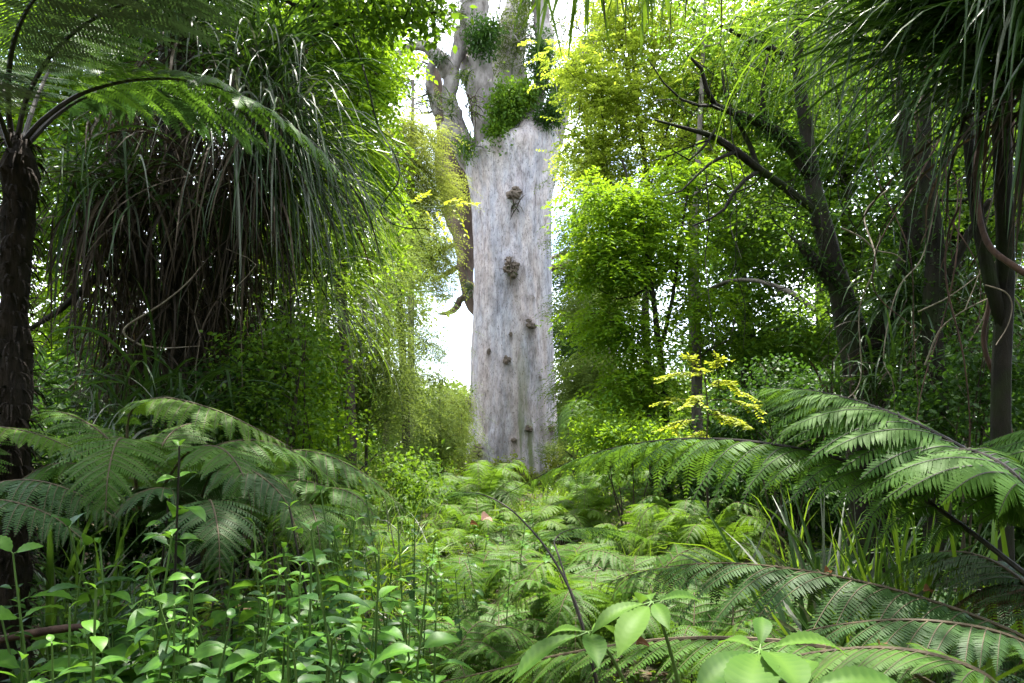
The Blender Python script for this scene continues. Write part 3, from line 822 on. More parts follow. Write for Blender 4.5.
# -- beside the giant, left of it
tree('broadleaf_tree', 'bright green broad-leaved tree next to the shaggy tree', (352, 13), [[(352, 520, 13, .12), (350, 400, 13, .10), (340, 260, 13, .09), (345, 120, 13, .07), (350, -40, 13, .05)],
     [(347, 330, 13, .06), (322, 230, 12.7, .05), (300, 140, 12.5, .04)], [(342, 240, 13, .06), (365, 150, 13, .045), (378, 60, 13, .03)]],
     [(356, 105, 13, .45, 1.0, 1.1, 52), (338, 60, 13, .8, 1.1, .9, 46), (362, 185, 13, .4, .8, .7, 32), (325, 150, 13.2, .8, 1, 1, 34), (305, 30, 13, 1.1, 1.2, .9, 30), (362, 30, 13, .5, 1, .6, 22), (330, -60, 13, 1.9, 1.8, 1.2, 46), (350, 240, 13.2, .6, .8, .8, 26)],
     BR, ('bark_brown', 't_bright'))
tree('oval_leaf_tree', 'dark leafy bough hanging across the top beside the kauri limbs', (300, 8.6), [[(300, 560, 8.6, .10), (292, 400, 8.6, .09), (285, 200, 8.6, .08), (300, 60, 8.6, .07), (330, -20, 8.4, .05)],
     [(300, 40, 8.6, .04), (350, 20, 8, .03), (400, 18, 7.6, .02), (440, 12, 7.4, .012)], [(310, 10, 8.5, .04), (340, -40, 8, .03)]],
     [(385, 14, 7.6, .42, .5, .30, 30), (425, 14, 7.4, .22, .4, .26, 16), (350, 5, 7.9, .4, .5, .3, 24), (400, -40, 7.6, .6, .6, .35, 22), (330, -50, 8, .8, .8, .5, 30), (270, -20, 8.6, .8, .8, .5, 30), (240, 10, 9, .7, .7, .4, 26)],
     ('f', 24, .24, .085, .028, T_FAT, .35, .6), ('bark_dark', 't_mid'))
tree('feathery_tree', 'tall pale yellow feathery tree against the dark hanging limb', (410, 28), [[(410, 490, 28, .16), (411, 350, 28, .13), (412, 200, 28, .09), (413, 80, 28, .05)]],
     [(405, 160, 28, 1.0, 1.0, 1.1, 60), (420, 205, 28, .8, .9, 1.2, 66), (436, 245, 28.5, .45, .6, .6, 26), (424, 135, 28.5, .55, .6, .6, 26), (440, 185, 29, .4, .6, .8, 24), (432, 280, 28.5, .4, .6, .6, 18), (400, 230, 28, .9, 1, 1.2, 46), (402, 120, 28, .6, .7, .8, 22), (420, 165, 28, .4, .6, .6, 18), (425, 260, 28, .8, .9, .8, 28)],
     ('s', 20, .6, 9, .55, .13, .016, .5), ('bark_grey', 't_pale'))
tree('feathery_tree', 'grey-green feathery tree standing in front of the white sky gap', (408, 22), [[(408, 500, 22, .14), (405, 400, 22, .12), (400, 300, 22, .09), (398, 200, 22, .05), (396, 150, 22, .03)]],
     [(400, 250, 22, 1.0, 1, 1.2, 46), (408, 330, 22, 1.05, 1, 1.1, 56), (432, 345, 22, .55, .7, .7, 24), (395, 395, 22, 1.2, 1, .9, 50), (378, 300, 22, .9, 1, 1.4, 46), (435, 375, 22, .5, .6, .3, 16)],
     FEA, ('bark_brown', 't_olive'))
tree('feathery_sapling', 'bushy feathery sapling low beside the foot of the giant trunk', (441, 25), [[(441, 490, 25, .07), (440, 440, 25, .05), (440, 395, 25, .03)]],
     [(438, 420, 25, 1.0, .9, .9, 60), (452, 445, 25, .5, .6, .6, 24), (418, 440, 25, .8, .8, .7, 34), (445, 395, 25, .6, .6, .4, 18)], FEA, ('bark_brown', 't_olive'))
tree('feathery_sapling', 'dull green feathery sapling with two thin stems by the grass bank', (362, 16), [[(352, 500, 16, .05), (356, 420, 16, .045), (362, 340, 16, .035), (366, 270, 16, .02)], [(366, 480, 16, .04), (368, 420, 16, .035), (378, 350, 16, .02)]],
     [(360, 330, 16, .8, .8, .9, 50), (388, 370, 16, .7, .8, .7, 40), (350, 390, 16, .7, .7, .5, 26), (375, 420, 16, .7, .6, .4, 24), (370, 270, 16, .6, .7, .8, 30)], FEA, ('bark_grey', 't_olive'))
tree('leafy_shrub', 'yellow-green shrub against the trunk edge at its foot', (462, 33), [[(462, 480, 33, .05), (462, 440, 33, .03), (461, 400, 33, .02)]],
     [(461, 430, 33.5, .5, .7, 1.3, 40), (455, 400, 34, .5, .6, .7, 18), (455, 460, 32, .6, .6, .6, 22)], ('f', 60, .4, .13, .035, T_LEAF, .3, .7), ('bark_brown', 't_pale'), cat='shrub')

# -- beside the giant, right of it
tree('yellow_tree', 'yellow-green tree in full sun leaning across the trunk shoulder', (655, 19), [[(655, 510, 19, .14), (652, 420, 19, .12), (645, 320, 19, .10), (650, 220, 19, .08), (640, 130, 19, .06), (620, 40, 19, .04)], [(648, 260, 19, .06), (615, 190, 18.6, .045), (585, 140, 18.3, .025)], [(650, 200, 19, .06), (690, 120, 19, .045), (710, 30, 19, .03)]],
     [(613, 118, 18.3, 1.23, 1.0, 0.90, 88), (596, 92, 18.2, 0.78, .8, 0.45, 36), (572, 62, 18, 0.56, .5, 0.34, 23), (626, 55, 18.5, 1.23, 1, 1.01, 80), (596, 165, 18.5, 0.84, .8, 0.56, 48), (650, 25, 19, 1.46, 1.1, 1.12, 71), (665, 110, 19, 1.34, 1.1, 1.23, 80), (640, 185, 18.8, 1.12, .9, 0.78, 55),
      (618, 215, 18.6, 0.90, .7, 0.56, 35), (700, 40, 19, 1.34, 1, 1.23, 55), (645, -50, 19, 2.46, 2, 1.23, 48), (700, 160, 19, 1.01, .9, 0.90, 42), (608, 250, 18.8, 0.67, .6, 0.50, 20), (583, 140, 18.2, 0.39, .5, 0.39, 18), (613, 15, 18.6, 0.67, .8, 0.45, 20), (690, 85, 17.2, .9, .7, .5, 26), (722, 128, 17.0, .8, .6, .4, 20), (672, 150, 17.4, .7, .6, .4, 18), (770, 120, 19.8, 1.1, .9, 1.1, 46), (760, 30, 19.6, 1.1, 1, .9, 39), (740, 70, 19.5, 1.34, 1, 1.34, 48), (735, 180, 19.5, 1.01, .9, 1.01, 31), (680, 215, 19.2, 0.90, .8, 0.67, 28)],
     ('s', 8, .46, 8, .34, .095, .030, .1), ('bark_dark', 't_yellow'), wander=.14)
tree('bright_tree', 'vivid green slender tree with a forked dark stem past the giant trunk', (668, 15), [[(668, 520, 15, .085), (666, 420, 15, .075), (658, 340, 15, .065), (652, 290, 15, .055), (640, 220, 15, .04), (622, 160, 15, .025)], [(660, 350, 15, .05), (672, 300, 15, .04), (680, 240, 15, .03), (690, 180, 15, .02)], [(654, 400, 15.1, .045), (645, 420, 15, .04), (640, 470, 15, .04)], [(650, 285, 15, .03), (625, 300, 14.8, .02), (600, 290, 14.7, .012)]],
     [(625, 262, 15, .75, .8, .6, 46), (598, 250, 15, .45, .6, .8, 30), (635, 330, 15, .8, .8, .6, 46), (603, 320, 15.2, .4, .6, .5, 16), (640, 210, 15, .8, .8, .6, 40), (628, 395, 14.8, .7, .7, .6, 40), (665, 250, 15.2, .7, .8, .7, 36), (690, 180, 15.2, .6, .8, .6, 28), (648, 440, 14.8, .6, .6, .3, 22), (598, 200, 15, .45, .6, .4, 20), (695, 300, 15.3, .5, .7, .5, 22), (640, 375, 15, .5, .6, .5, 20)],
     ('s', 7, .42, 9, .46, .13, .030, .45), ('bark_dark', 't_bright'))
tree('lichen_tree', 'tree with a pale lichen-spotted stem standing behind the yellow-leaved shrub', (698, 16.5), [[(698, 510, 16.5, .15), (697, 420, 16.5, .13), (696, 330, 16.5, .11), (695, 240, 16.5, .09), (700, 120, 16.5, .06), (705, 0, 16.5, .04)], [(697, 300, 16.5, .05), (720, 284, 15.6, .045), (752, 280, 15, .04), (790, 292, 14.4, .05), (815, 310, 14, .05)]],
     [(735, 220, 16.8, .9, 1, .9, 44), (760, 130, 17, 1.1, 1.1, 1, 44), (720, 80, 17, 1, 1, .9, 36), (770, 40, 17, 1.2, 1.1, .9, 40), (740, 300, 16.8, .8, .9, .6, 30), (730, -50, 17, 2, 2, 1, 40), (715, 345, 17, .7, .7, .4, 20)],
     BR, ('bark_grey', 't_mid'))
tree('dark_conifer', 'dark conifer-like tree tucked against the edge of the giant trunk', (580, 41), [[(580, 478, 41, .25), (580, 380, 41, .2), (578, 300, 41, .1)]],
     [(578, 400, 41, 1.5, 1.4, 1.6, 46), (590, 345, 41, 1.7, 1.4, 1.5, 44), (568, 330, 42, .8, 1, 1.8, 36), (572, 270, 42, .8, 1, 1.6, 30), (600, 430, 40, 1.4, 1.2, 1.2, 30)], ('s', 22, 1.0, 8, .8, .22, .035, .4), ('bark_dark', 't_dark'))
tree('pale_tree', 'pale olive tree rising behind the vivid green tree', (610, 32), [[(610, 490, 32, .2), (612, 350, 32, .16), (615, 250, 32, .1)]],
     [(600, 370, 32, 1.3, 1.2, 1.1, 44), (580, 380, 32, .7, .9, .8, 22), (574, 310, 33, .5, .8, 1.2, 20), (580, 235, 33, .55, .8, 1.6, 26), (576, 170, 33, .45, .8, 1.0, 14), (610, 300, 32, 1.4, 1.2, 1.3, 44), (590, 420, 31, 1.2, 1, .9, 40), (640, 390, 31, 1.4, 1.2, 1.2, 40)], ('s', 20, .8, 8, .6, .17, .025, .4), ('bark_grey', 't_olive'))

# -- the dark forked tree and its neighbours
forked = tree('forked_tree', 'black-barked tree forking low above the big fern, limbs reaching over the clearing', (868, 9), [[(872, 560, 9, .30), (868, 420, 9, .26), (862, 370, 9, .22), (846, 310, 9, .155), (832, 260, 9, .13), (820, 215, 9, .12), (812, 180, 9.1, .10), (806, 130, 9.2, .085), (798, 60, 9.3, .07), (800, -40, 9.4, .05)],
     [(866, 375, 9, .16), (885, 320, 8.8, .12), (902, 268, 8.7, .11), (915, 245, 8.6, .10), (912, 180, 8.6, .09), (900, 110, 8.6, .07), (890, 20, 8.6, .05)],
     [(838, 285, 9, .09), (815, 262, 8.9, .075), (802, 245, 8.9, .06)],
     [(812, 180, 9.1, .07), (795, 148, 9, .07), (772, 130, 8.8, .075), (750, 118, 8.6, .05), (716, 106, 8.4, .035), (708, 95, 8.3, .03), (702, 70, 8.2, .022), (688, 55, 8.1, .014)],
     [(820, 215, 9, .05), (790, 190, 8.9, .04), (760, 170, 8.8, .05), (735, 150, 8.6, .045), (712, 136, 8.4, .035), (684, 128, 8.2, .02), (655, 120, 8.0, .012)],
     [(758, 168, 8.8, .035), (748, 140, 8.8, .03), (735, 118, 8.7, .025), (725, 92, 8.6, .02), (722, 70, 8.6, .012)],
     [(735, 152, 8.6, .025), (715, 160, 8.4, .02), (700, 172, 8.3, .016), (680, 192, 8.2, .010), (664, 196, 8.1, .006)],
     [(812, 180, 9.1, .04), (775, 155, 8.9, .034), (750, 100, 8.7, .028), (742, 55, 8.6, .02), (722, 20, 8.5, .012)], [(760, 170, 8.8, .03), (738, 186, 8.7, .025), (722, 212, 8.6, .018), (692, 226, 8.5, .010)], [(772, 130, 8.8, .03), (762, 98, 8.7, .024), (768, 55, 8.7, .014)], [(716, 106, 8.4, .022), (690, 104, 8.2, .016), (668, 88, 8.1, .010), (650, 62, 8, .006)], [(712, 136, 8.4, .02), (690, 160, 8.2, .014), (672, 150, 8.1, .008)],
     [(798, 70, 9.3, .05), (775, 50, 9.2, .045), (750, 40, 9.1, .035), (720, 25, 9, .02)]],
     [(770, 60, 9, .6, .8, .4, 22), (740, 100, 8.7, .4, .5, .2, 10), (830, 120, 9.4, .6, .8, .5, 24), (760, -40, 9, 1.4, 1.4, .6, 50), (880, -20, 8.8, 1.4, 1.5, .8, 60), (860, 60, 9.6, .8, .8, .5, 26), (820, 300, 9.6, .5, .6, .4, 14), (860, -140, 9, 2.2, 2.6, 1.0, 90), (980, -120, 8.5, 2, 2.5, 1, 80), (780, 220, 9.2, .5, .6, .3, 12), (700, 20, 8.8, .5, .6, .3, 12)],
     ('f', 42, .26, .06, .02, T_LEAF, .3, .6), ('bark_dark', 't_mid'), rtip=.0045, step=.22, wander=.16, moss=1000)
tb_ = ground_pt(868, 9); tb_[2] -= .1
for rows, aim in (([(812, 180, 9.1, .05), (772, 130, 8.8, .05), (716, 106, 8.4, .025)], [(725, 60, 8.5, .7, .5, .6, 26), (690, 90, 8.2, .6, .5, .5, 22), (760, 70, 8.9, .5, .5, .5, 16)]),
                  ([(820, 215, 9, .04), (760, 170, 8.8, .04), (712, 136, 8.4, .025)], [(690, 175, 8.3, .7, .5, .6, 26), (735, 215, 8.7, .7, .5, .4, 20), (660, 130, 8.1, .4, .4, .5, 14)]),
                  ([(846, 310, 9, .05), (815, 262, 8.9, .05), (802, 245, 8.9, .04)], [(790, 220, 8.9, .6, .5, .6, 22), (780, 300, 8.8, .6, .5, .5, 16)]),
                  ([(902, 268, 8.7, .06), (912, 180, 8.6, .05)], [(930, 140, 8.5, .8, .5, .8, 26), (890, 200, 8.5, .6, .5, .6, 18)])):
    tw = MB(); grow(tw, [np.array([[*P(a, c, y), r] for a, c, y, r in rows])], clumps(aim), .0042, step=.14, wander=.3); tw.build('branch', M['bark_dark'], forked, tb_)
tree('straight_tree', 'straight rough-barked tree just beyond the forked black tree', (936, 8), [[(938, 560, 8, .14), (937, 420, 8, .125), (932, 330, 8, .11), (936, 250, 8, .10), (925, 160, 8, .09), (928, 60, 8, .07), (920, -60, 8, .06)], [(938, 300, 8, .05), (965, 240, 7.8, .045), (990, 200, 7.6, .035)]],
     [(960, 130, 8.5, .7, .7, .5, 22), (980, -80, 8, 1.6, 1.6, .8, 60), (1010, 180, 8, .6, .6, .5, 20), (960, 200, 8.6, .5, .6, .4, 16)], ('f', 40, .28, .075, .024, T_LEAF, .3, .6), ('bark_dark', 't_mid'), moss=1100)
tree('slim_tree', 'slim dark tree carrying the great clump of arching straps', (1004, 5.6), [[(1008, 640, 5.6, .08), (1001, 420, 5.6, .07), (1006, 260, 5.6, .065), (1002, 120, 5.5, .065), (1012, 20, 5.4, .08), (1016, -120, 5.4, .06)], [(1004, 330, 5.6, .05), (985, 260, 5.6, .05), (972, 180, 5.7, .045), (966, 90, 5.8, .04)]],
     [(1010, -190, 5.5, 1.2, 1.3, .5, 50), (1060, 120, 6.4, .5, .5, .5, 18)], ('f', 40, .26, .08, .026, T_LEAF, .3, .6), ('bark_dark', 't_mid'))

# -- the dark wood on the right, deeper in
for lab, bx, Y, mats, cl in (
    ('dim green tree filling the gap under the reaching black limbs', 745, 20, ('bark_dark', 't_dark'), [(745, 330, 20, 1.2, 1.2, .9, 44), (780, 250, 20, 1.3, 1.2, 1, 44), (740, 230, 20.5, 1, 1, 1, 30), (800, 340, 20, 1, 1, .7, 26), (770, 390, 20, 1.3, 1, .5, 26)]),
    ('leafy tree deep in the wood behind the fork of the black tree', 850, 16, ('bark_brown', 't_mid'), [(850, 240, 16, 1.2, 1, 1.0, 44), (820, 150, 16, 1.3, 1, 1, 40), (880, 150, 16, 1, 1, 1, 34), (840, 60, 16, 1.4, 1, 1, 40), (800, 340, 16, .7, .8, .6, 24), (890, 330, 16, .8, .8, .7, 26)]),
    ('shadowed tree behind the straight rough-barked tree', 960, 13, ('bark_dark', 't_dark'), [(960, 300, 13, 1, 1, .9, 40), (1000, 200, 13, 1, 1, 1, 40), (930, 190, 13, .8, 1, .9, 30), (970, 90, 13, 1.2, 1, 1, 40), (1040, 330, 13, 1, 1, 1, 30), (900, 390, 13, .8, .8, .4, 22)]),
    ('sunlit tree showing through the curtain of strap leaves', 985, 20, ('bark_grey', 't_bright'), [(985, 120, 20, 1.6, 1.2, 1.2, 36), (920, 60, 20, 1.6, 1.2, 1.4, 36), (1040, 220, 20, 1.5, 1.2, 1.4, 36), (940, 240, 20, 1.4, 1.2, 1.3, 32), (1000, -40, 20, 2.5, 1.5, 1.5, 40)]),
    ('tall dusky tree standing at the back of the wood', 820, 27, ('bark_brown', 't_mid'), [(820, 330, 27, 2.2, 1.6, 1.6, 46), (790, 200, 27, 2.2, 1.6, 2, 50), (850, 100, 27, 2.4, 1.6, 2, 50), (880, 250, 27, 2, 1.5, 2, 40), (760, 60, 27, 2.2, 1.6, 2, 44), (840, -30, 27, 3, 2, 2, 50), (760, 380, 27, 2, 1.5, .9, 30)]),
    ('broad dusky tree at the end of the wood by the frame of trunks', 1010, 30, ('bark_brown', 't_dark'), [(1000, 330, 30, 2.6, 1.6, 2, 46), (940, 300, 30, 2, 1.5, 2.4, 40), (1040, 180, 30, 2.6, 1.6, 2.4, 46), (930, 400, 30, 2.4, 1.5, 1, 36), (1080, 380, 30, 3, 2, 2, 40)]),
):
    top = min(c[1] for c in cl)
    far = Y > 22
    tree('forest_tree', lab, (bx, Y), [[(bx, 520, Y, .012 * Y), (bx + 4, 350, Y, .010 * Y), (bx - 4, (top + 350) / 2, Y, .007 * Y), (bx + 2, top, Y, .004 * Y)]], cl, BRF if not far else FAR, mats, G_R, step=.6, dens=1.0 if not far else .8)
# -- woods behind the shaggy tree
for lab, bx, Y, mats, cl in (
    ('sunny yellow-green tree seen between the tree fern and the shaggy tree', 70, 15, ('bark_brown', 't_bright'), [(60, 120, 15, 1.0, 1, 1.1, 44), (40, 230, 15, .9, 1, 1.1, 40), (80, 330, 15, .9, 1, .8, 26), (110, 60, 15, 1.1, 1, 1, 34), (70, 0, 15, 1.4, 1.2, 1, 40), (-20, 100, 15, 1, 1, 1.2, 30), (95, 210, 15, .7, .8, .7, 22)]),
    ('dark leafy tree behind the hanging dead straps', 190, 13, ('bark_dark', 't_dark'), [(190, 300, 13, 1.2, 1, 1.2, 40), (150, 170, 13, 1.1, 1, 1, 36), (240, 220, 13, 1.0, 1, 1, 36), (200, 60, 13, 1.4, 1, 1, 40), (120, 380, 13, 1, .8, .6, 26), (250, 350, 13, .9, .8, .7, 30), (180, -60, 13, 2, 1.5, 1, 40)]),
    ('mid green tree rising behind the grey hanging straps', 285, 17, ('bark_brown', 't_mid'), [(285, 330, 17, 1.2, 1, 1.1, 40), (265, 220, 17, 1.2, 1, 1.2, 40), (315, 260, 17, 1, 1, 1.2, 36), (280, 90, 17, 1.4, 1, 1.4, 40), (250, -20, 17, 2, 1.5, 1.2, 40), (325, 390, 17, .9, .8, .5, 26)]),
    ('bright tree at the back of the wood between dark trunks', 130, 26, ('bark_grey', 't_bright'), [(130, 100, 26, 2.4, 1.6, 2, 46), (60, 300, 26, 2.2, 1.6, 2, 40), (180, 240, 26, 2.2, 1.6, 2.4, 46), (20, 160, 26, 2.2, 1.6, 2, 40), (110, 390, 26, 2.2, 1.6, 1, 36), (80, -20, 26, 3, 2, 2, 46), (-20, 20, 26, 2.4, 1.6, 2, 30)]),
    ('tall leafy tree closing the back of the grass bank', 320, 30, ('bark_brown', 't_mid'), [(320, 350, 30, 2, 1.5, 1.8, 40), (290, 230, 30, 2.4, 1.6, 2.4, 46), (350, 180, 30, 1.6, 1.5, 2.4, 40), (300, 80, 30, 2.6, 1.6, 2.4, 44), (240, 330, 30, 2.4, 1.6, 2, 40), (340, 40, 30, 1.8, 1.5, 2, 34)]),
):
    top = min(c[1] for c in cl)
    far = Y > 22
    tree('forest_tree', lab, (bx, Y), [[(bx, 520, Y, .012 * Y), (bx + 4, 350, Y, .010 * Y), (bx - 4, (top + 350) / 2, Y, .007 * Y), (bx + 2, top, Y, .004 * Y)]], cl, BRF if not far else FAR, mats, G_L, step=.6, dens=1.0 if not far else .8)
# -- the far edge of the clearing
for lab, bx, Y, mats, cl in (
    ('far green tree low under the white sky gap', 440, 52, ('bark_brown', 't_olive'), [(440, 430, 52, 2.4, 1.5, 1.6, 40), (410, 400, 52, 2.4, 1.5, 2.2, 44), (455, 400, 52, 1.2, 1.2, 1.0, 20)]),
    ('far hazy tree behind the pale feathery tree', 385, 50, ('bark_brown', 't_pale'), [(385, 300, 50, 2.6, 2, 3.5, 50), (370, 180, 50, 3, 2, 3.5, 50), (400, 240, 50, 2.2, 2, 3, 40), (350, 380, 50, 3.5, 2, 3, 50), (380, 90, 50, 2.4, 2, 3, 30)]),
    ('far tree showing as a strip beside the giant trunk', 585, 56, ('bark_brown', 't_olive'), [(575, 440, 56, 3, 2, 2, 40), (580, 360, 56, 1.8, 2, 4, 40), (600, 290, 56, 2.2, 2, 3.4, 40), (592, 190, 56, 1.6, 2, 3.4, 34), (604, 110, 56, 2.6, 2, 3, 40), (620, 400, 56, 4, 2, 3, 50)]),
    ('far tree filling in behind the vivid green tree', 690, 48, ('bark_brown', 't_mid'), [(670, 380, 48, 3.5, 2, 3.5, 50), (640, 260, 48, 3.2, 2, 4, 56), (720, 260, 48, 3.5, 2, 4, 56), (690, 130, 48, 3.6, 2, 4, 50), (750, 390, 48, 4, 2, 3, 50), (760, 130, 48, 4, 2, 4, 44)]),
):
    top = min(c[1] for c in cl)
    tree('forest_tree', lab, (bx, Y), [[(bx, 470, Y, .25), (bx + 2, 380, Y, .2), (bx, (top + 380) / 2, Y, .16), (bx + 2, top, Y, .1)]], cl, ('f', 60, 1.3, .34, .10, T_LEAF, .35, .6), mats, G_F, step=1.2)


# ------------------------------------------------------------------ strap-leaved clumps and hanging dead leaves
def strap_clump(name, label, c, sets, group=None, cat='plant'):
    """sets: (part name, n, spread, centre offset, main dir, dir noise, len lo, hi, width, sag lo, hi, material)"""
    c = np.asarray(c, float)
    t = empty(name, c, label, cat, group)
    for pn, n, sp, co, md, dn, l0, l1, w, g0, g1, mt in sets:
        m = MB()
        b = c + np.array(co) + rng.normal(0, 1, (n, 3)) * np.array(sp)
        straps(m, b, np.array(md, float) + rng.normal(0, 1, (n, 3)) * np.array(dn), rng.uniform(l0, l1, n), w * rng.uniform(.6, 1.2, n), rng.uniform(g0, g1, n), 9, kink=.12)
        m.build(pn, M[mt], t, c)
    return t


HS = 'strap-leaved plants hung on the shaggy tree'
# the shaggy tree: several dark stems
sb = ground_pt(190, 7.8)
shaggy = empty('shaggy_tree', sb, 'dark shaggy tree of several stems draped with dead strap leaves', 'tree')
m = MB()
pl = []
for rows in ([(190, 560, 7.8, .20), (188, 420, 7.8, .19), (184, 330, 7.8, .17), (178, 230, 7.8, .15), (172, 120, 7.8, .13), (170, -20, 7.8, .11), (165, -160, 7.8, .09)],
             [(186, 360, 7.8, .12), (150, 290, 7.6, .10), (132, 220, 7.6, .09), (120, 130, 7.6, .07)],
             [(186, 380, 7.8, .13), (215, 300, 7.7, .10), (235, 210, 7.7, .09), (262, 120, 7.7, .08), (280, 60, 7.8, .06)],
             [(150, 290, 7.6, .05), (110, 270, 7.5, .045), (60, 310, 7.3, .03), (20, 335, 7.2, .02)],
             [(200, 330, 7.7, .06), (222, 260, 7.4, .05), (228, 200, 7.2, .04)]):
    pl.append(np.array([[*P(a, b, y), r] for a, b, y, r in rows]))
pl[0][0, :3] = sb - [0, 0, .1]
tg = clumps([(170, -190, 7.8, 1.8, 2.2, .7, 60), (250, -110, 8.4, 1.1, 1.4, .5, 30), (20, -170, 8, 2.0, 2.2, .7, 50), (-100, -100, 7, 1.5, 2, .8, 40), (-220, -330, 5.5, 1.8, 2.2, .6, 40)])
grow(m, pl, tg, .005, step=.2, wander=.12)
m.build('trunk', M['bark_dark'], shaggy, sb, True)
m = MB(); foliage(m, tg, 60, .42, .09, .03, T_LEAF, .3, .6); m.build('crown', M['t_mid'], shaggy, sb)
m = MB()   # dead leaves caught along the stems
n = 1500
px = rng.uniform(95, 255, n); py = rng.uniform(90, 380, n); Yd = 7.7 + rng.normal(0, .28, n)
b = np.stack([(px - 512) / F * Yd, Yd, CZ + (HY - py) / F * Yd], -1)
straps(m, b, rng.normal(0, .35, (n, 3)) + [0, 0, -.6], rng.uniform(.5, 1.5, n), .02 * rng.uniform(.5, 1.2, n), rng.uniform(.5, 1.5, n), 6, fold=False)
m.build('dead_leaf_skirt', M['strap_dead'], shaggy, sb)
m = MB()
for _ in range(46):   # fine dangling roots
    a = rng.uniform(90, 290); c0 = rng.uniform(60, 260); y = 7.6 + rng.normal(0, .3)
    q = [P(a, c0, y)]
    for k in range(5): q.append(q[-1] + rng.normal(0, .1, 3) - [0, 0, rng.uniform(.15, .4)])
    tube(m, curve(q, 14), rng.uniform(.003, .007), 4)
m.build('roots', M['twig'], shaggy, sb)

strap_clump('strap_plant', 'dark upright strap plant at the very top of the shaggy tree', P(180, 35, 7.6),
            [('green_leaves', 110, (.18, .18, .1), (0, 0, 0), (0, -.1, .8), (.55, .5, .35), .8, 1.5, .034, .7, 2.2, 'strap'), ('dead_leaves', 60, (.2, .2, .1), (0, 0, -.2), (0, -.2, -.2), (.5, .5, .3), .7, 1.4, .026, 1, 2.5, 'strap_dead'), ('grey_leaves', 22, (.15, .15, .1), (0, -.1, 0), (.3, -.3, .5), (.5, .4, .3), .7, 1.2, .03, 2, 3.5, 'strap_grey')], HS)
strap_clump('strap_plant', 'strap plant with pale bent leaves below the sunlit tree fern tips', P(262, 75, 7.5),
            [('green_leaves', 120, (.16, .16, .1), (0, 0, 0), (.25, -.1, .7), (.55, .5, .35), .8, 1.5, .032, .9, 2.5, 'strap'), ('grey_leaves', 30, (.15, .15, .1), (0, -.15, 0), (.35, -.3, .45), (.5, .4, .3), .7, 1.3, .03, 2, 3.6, 'strap_grey'), ('dead_leaves', 60, (.2, .2, .1), (0, 0, -.2), (0, -.2, -.3), (.5, .5, .3), .7, 1.5, .026, 1, 2.5, 'strap_dead')], HS)
strap_clump('strap_plant', 'big drooping strap plant with long silver-grey leaves hanging like hair', P(268, 150, 7.4),
            [('green_leaves', 260, (.22, .22, .16), (0, 0, .05), (.55, -.15, .25), (.4, .5, .35), 1.1, 2.2, .019, 1.6, 3.0, 'strap'), ('grey_leaves', 100, (.2, .2, .2), (.05, -.1, 0), (.45, -.25, .1), (.4, .4, .3), 1.0, 2.1, .022, 1.8, 3.2, 'strap_grey'), ('dead_leaves', 220, (.3, .22, .2), (-.25, 0, -.1), (.0, -.1, -.4), (.4, .4, .3), .9, 1.9, .022, 1, 2.4, 'strap_dead')], HS)
strap_clump('strap_plant', 'sunlit green strap plant fringing the outer edge of the grey hanging leaves', P(282, 185, 8.2),
            [('green_leaves', 220, (.22, .22, .3), (0, 0, 0), (.55, -.1, .35), (.4, .4, .35), 1.0, 1.9, .024, 1.5, 2.8, 'strap_lit'), ('grey_leaves', 40, (.2, .2, .25), (0, -.1, 0), (.5, -.2, .3), (.35, .4, .3), .9, 1.7, .022, 1.8, 3, 'strap_grey')], HS)
strap_clump('strap_plant', 'shadowy strap plant hanging between the tree fern trunk and the shaggy stems', P(110, 185, 7.3),
            [('green_leaves', 170, (.25, .22, .16), (0, 0, 0), (-.15, -.15, .4), (.6, .5, .35), .9, 1.7, .028, 1.5, 3, 'strap'), ('dead_leaves', 160, (.3, .22, .25), (0, 0, -.2), (0, -.1, -.4), (.4, .4, .3), .8, 1.7, .024, 1, 2.4, 'strap_dead'), ('grey_leaves', 18, (.2, .2, .16), (0, -.1, 0), (-.2, -.3, .2), (.5, .4, .3), .8, 1.4, .024, 2, 3, 'strap_grey')], HS)
strap_clump('strap_plant', 'low dark strap plant leaning out at the foot of the shaggy tree', P(150, 400, 6.8),
            [('green_leaves', 130, (.3, .2, .12), (0, 0, -.2), (0, -.1, .7), (.6, .5, .3), .8, 1.5, .03, 1, 2.4, 'strap'), ('grey_leaves', 26, (.3, .2, .12), (.1, -.1, -.2), (.1, -.2, .6), (.6, .4, .3), .6, 1.2, .026, 1.4, 2.8, 'strap_grey')], HS)
strap_clump('strap_plant', 'narrow strap plant drooping over twiggy shrubs beneath the grey leaf curtain', P(300, 300, 8.4),
            [('green_leaves', 150, (.3, .25, .2), (0, 0, 0), (.35, -.1, .4), (.5, .4, .3), .9, 1.6, .02, 1.5, 2.8, 'strap_lit'), ('grey_leaves', 70, (.3, .25, .2), (0, -.1, 0), (.25, -.2, .1), (.5, .4, .3), .8, 1.5, .02, 1.6, 3, 'strap_grey')], HS)

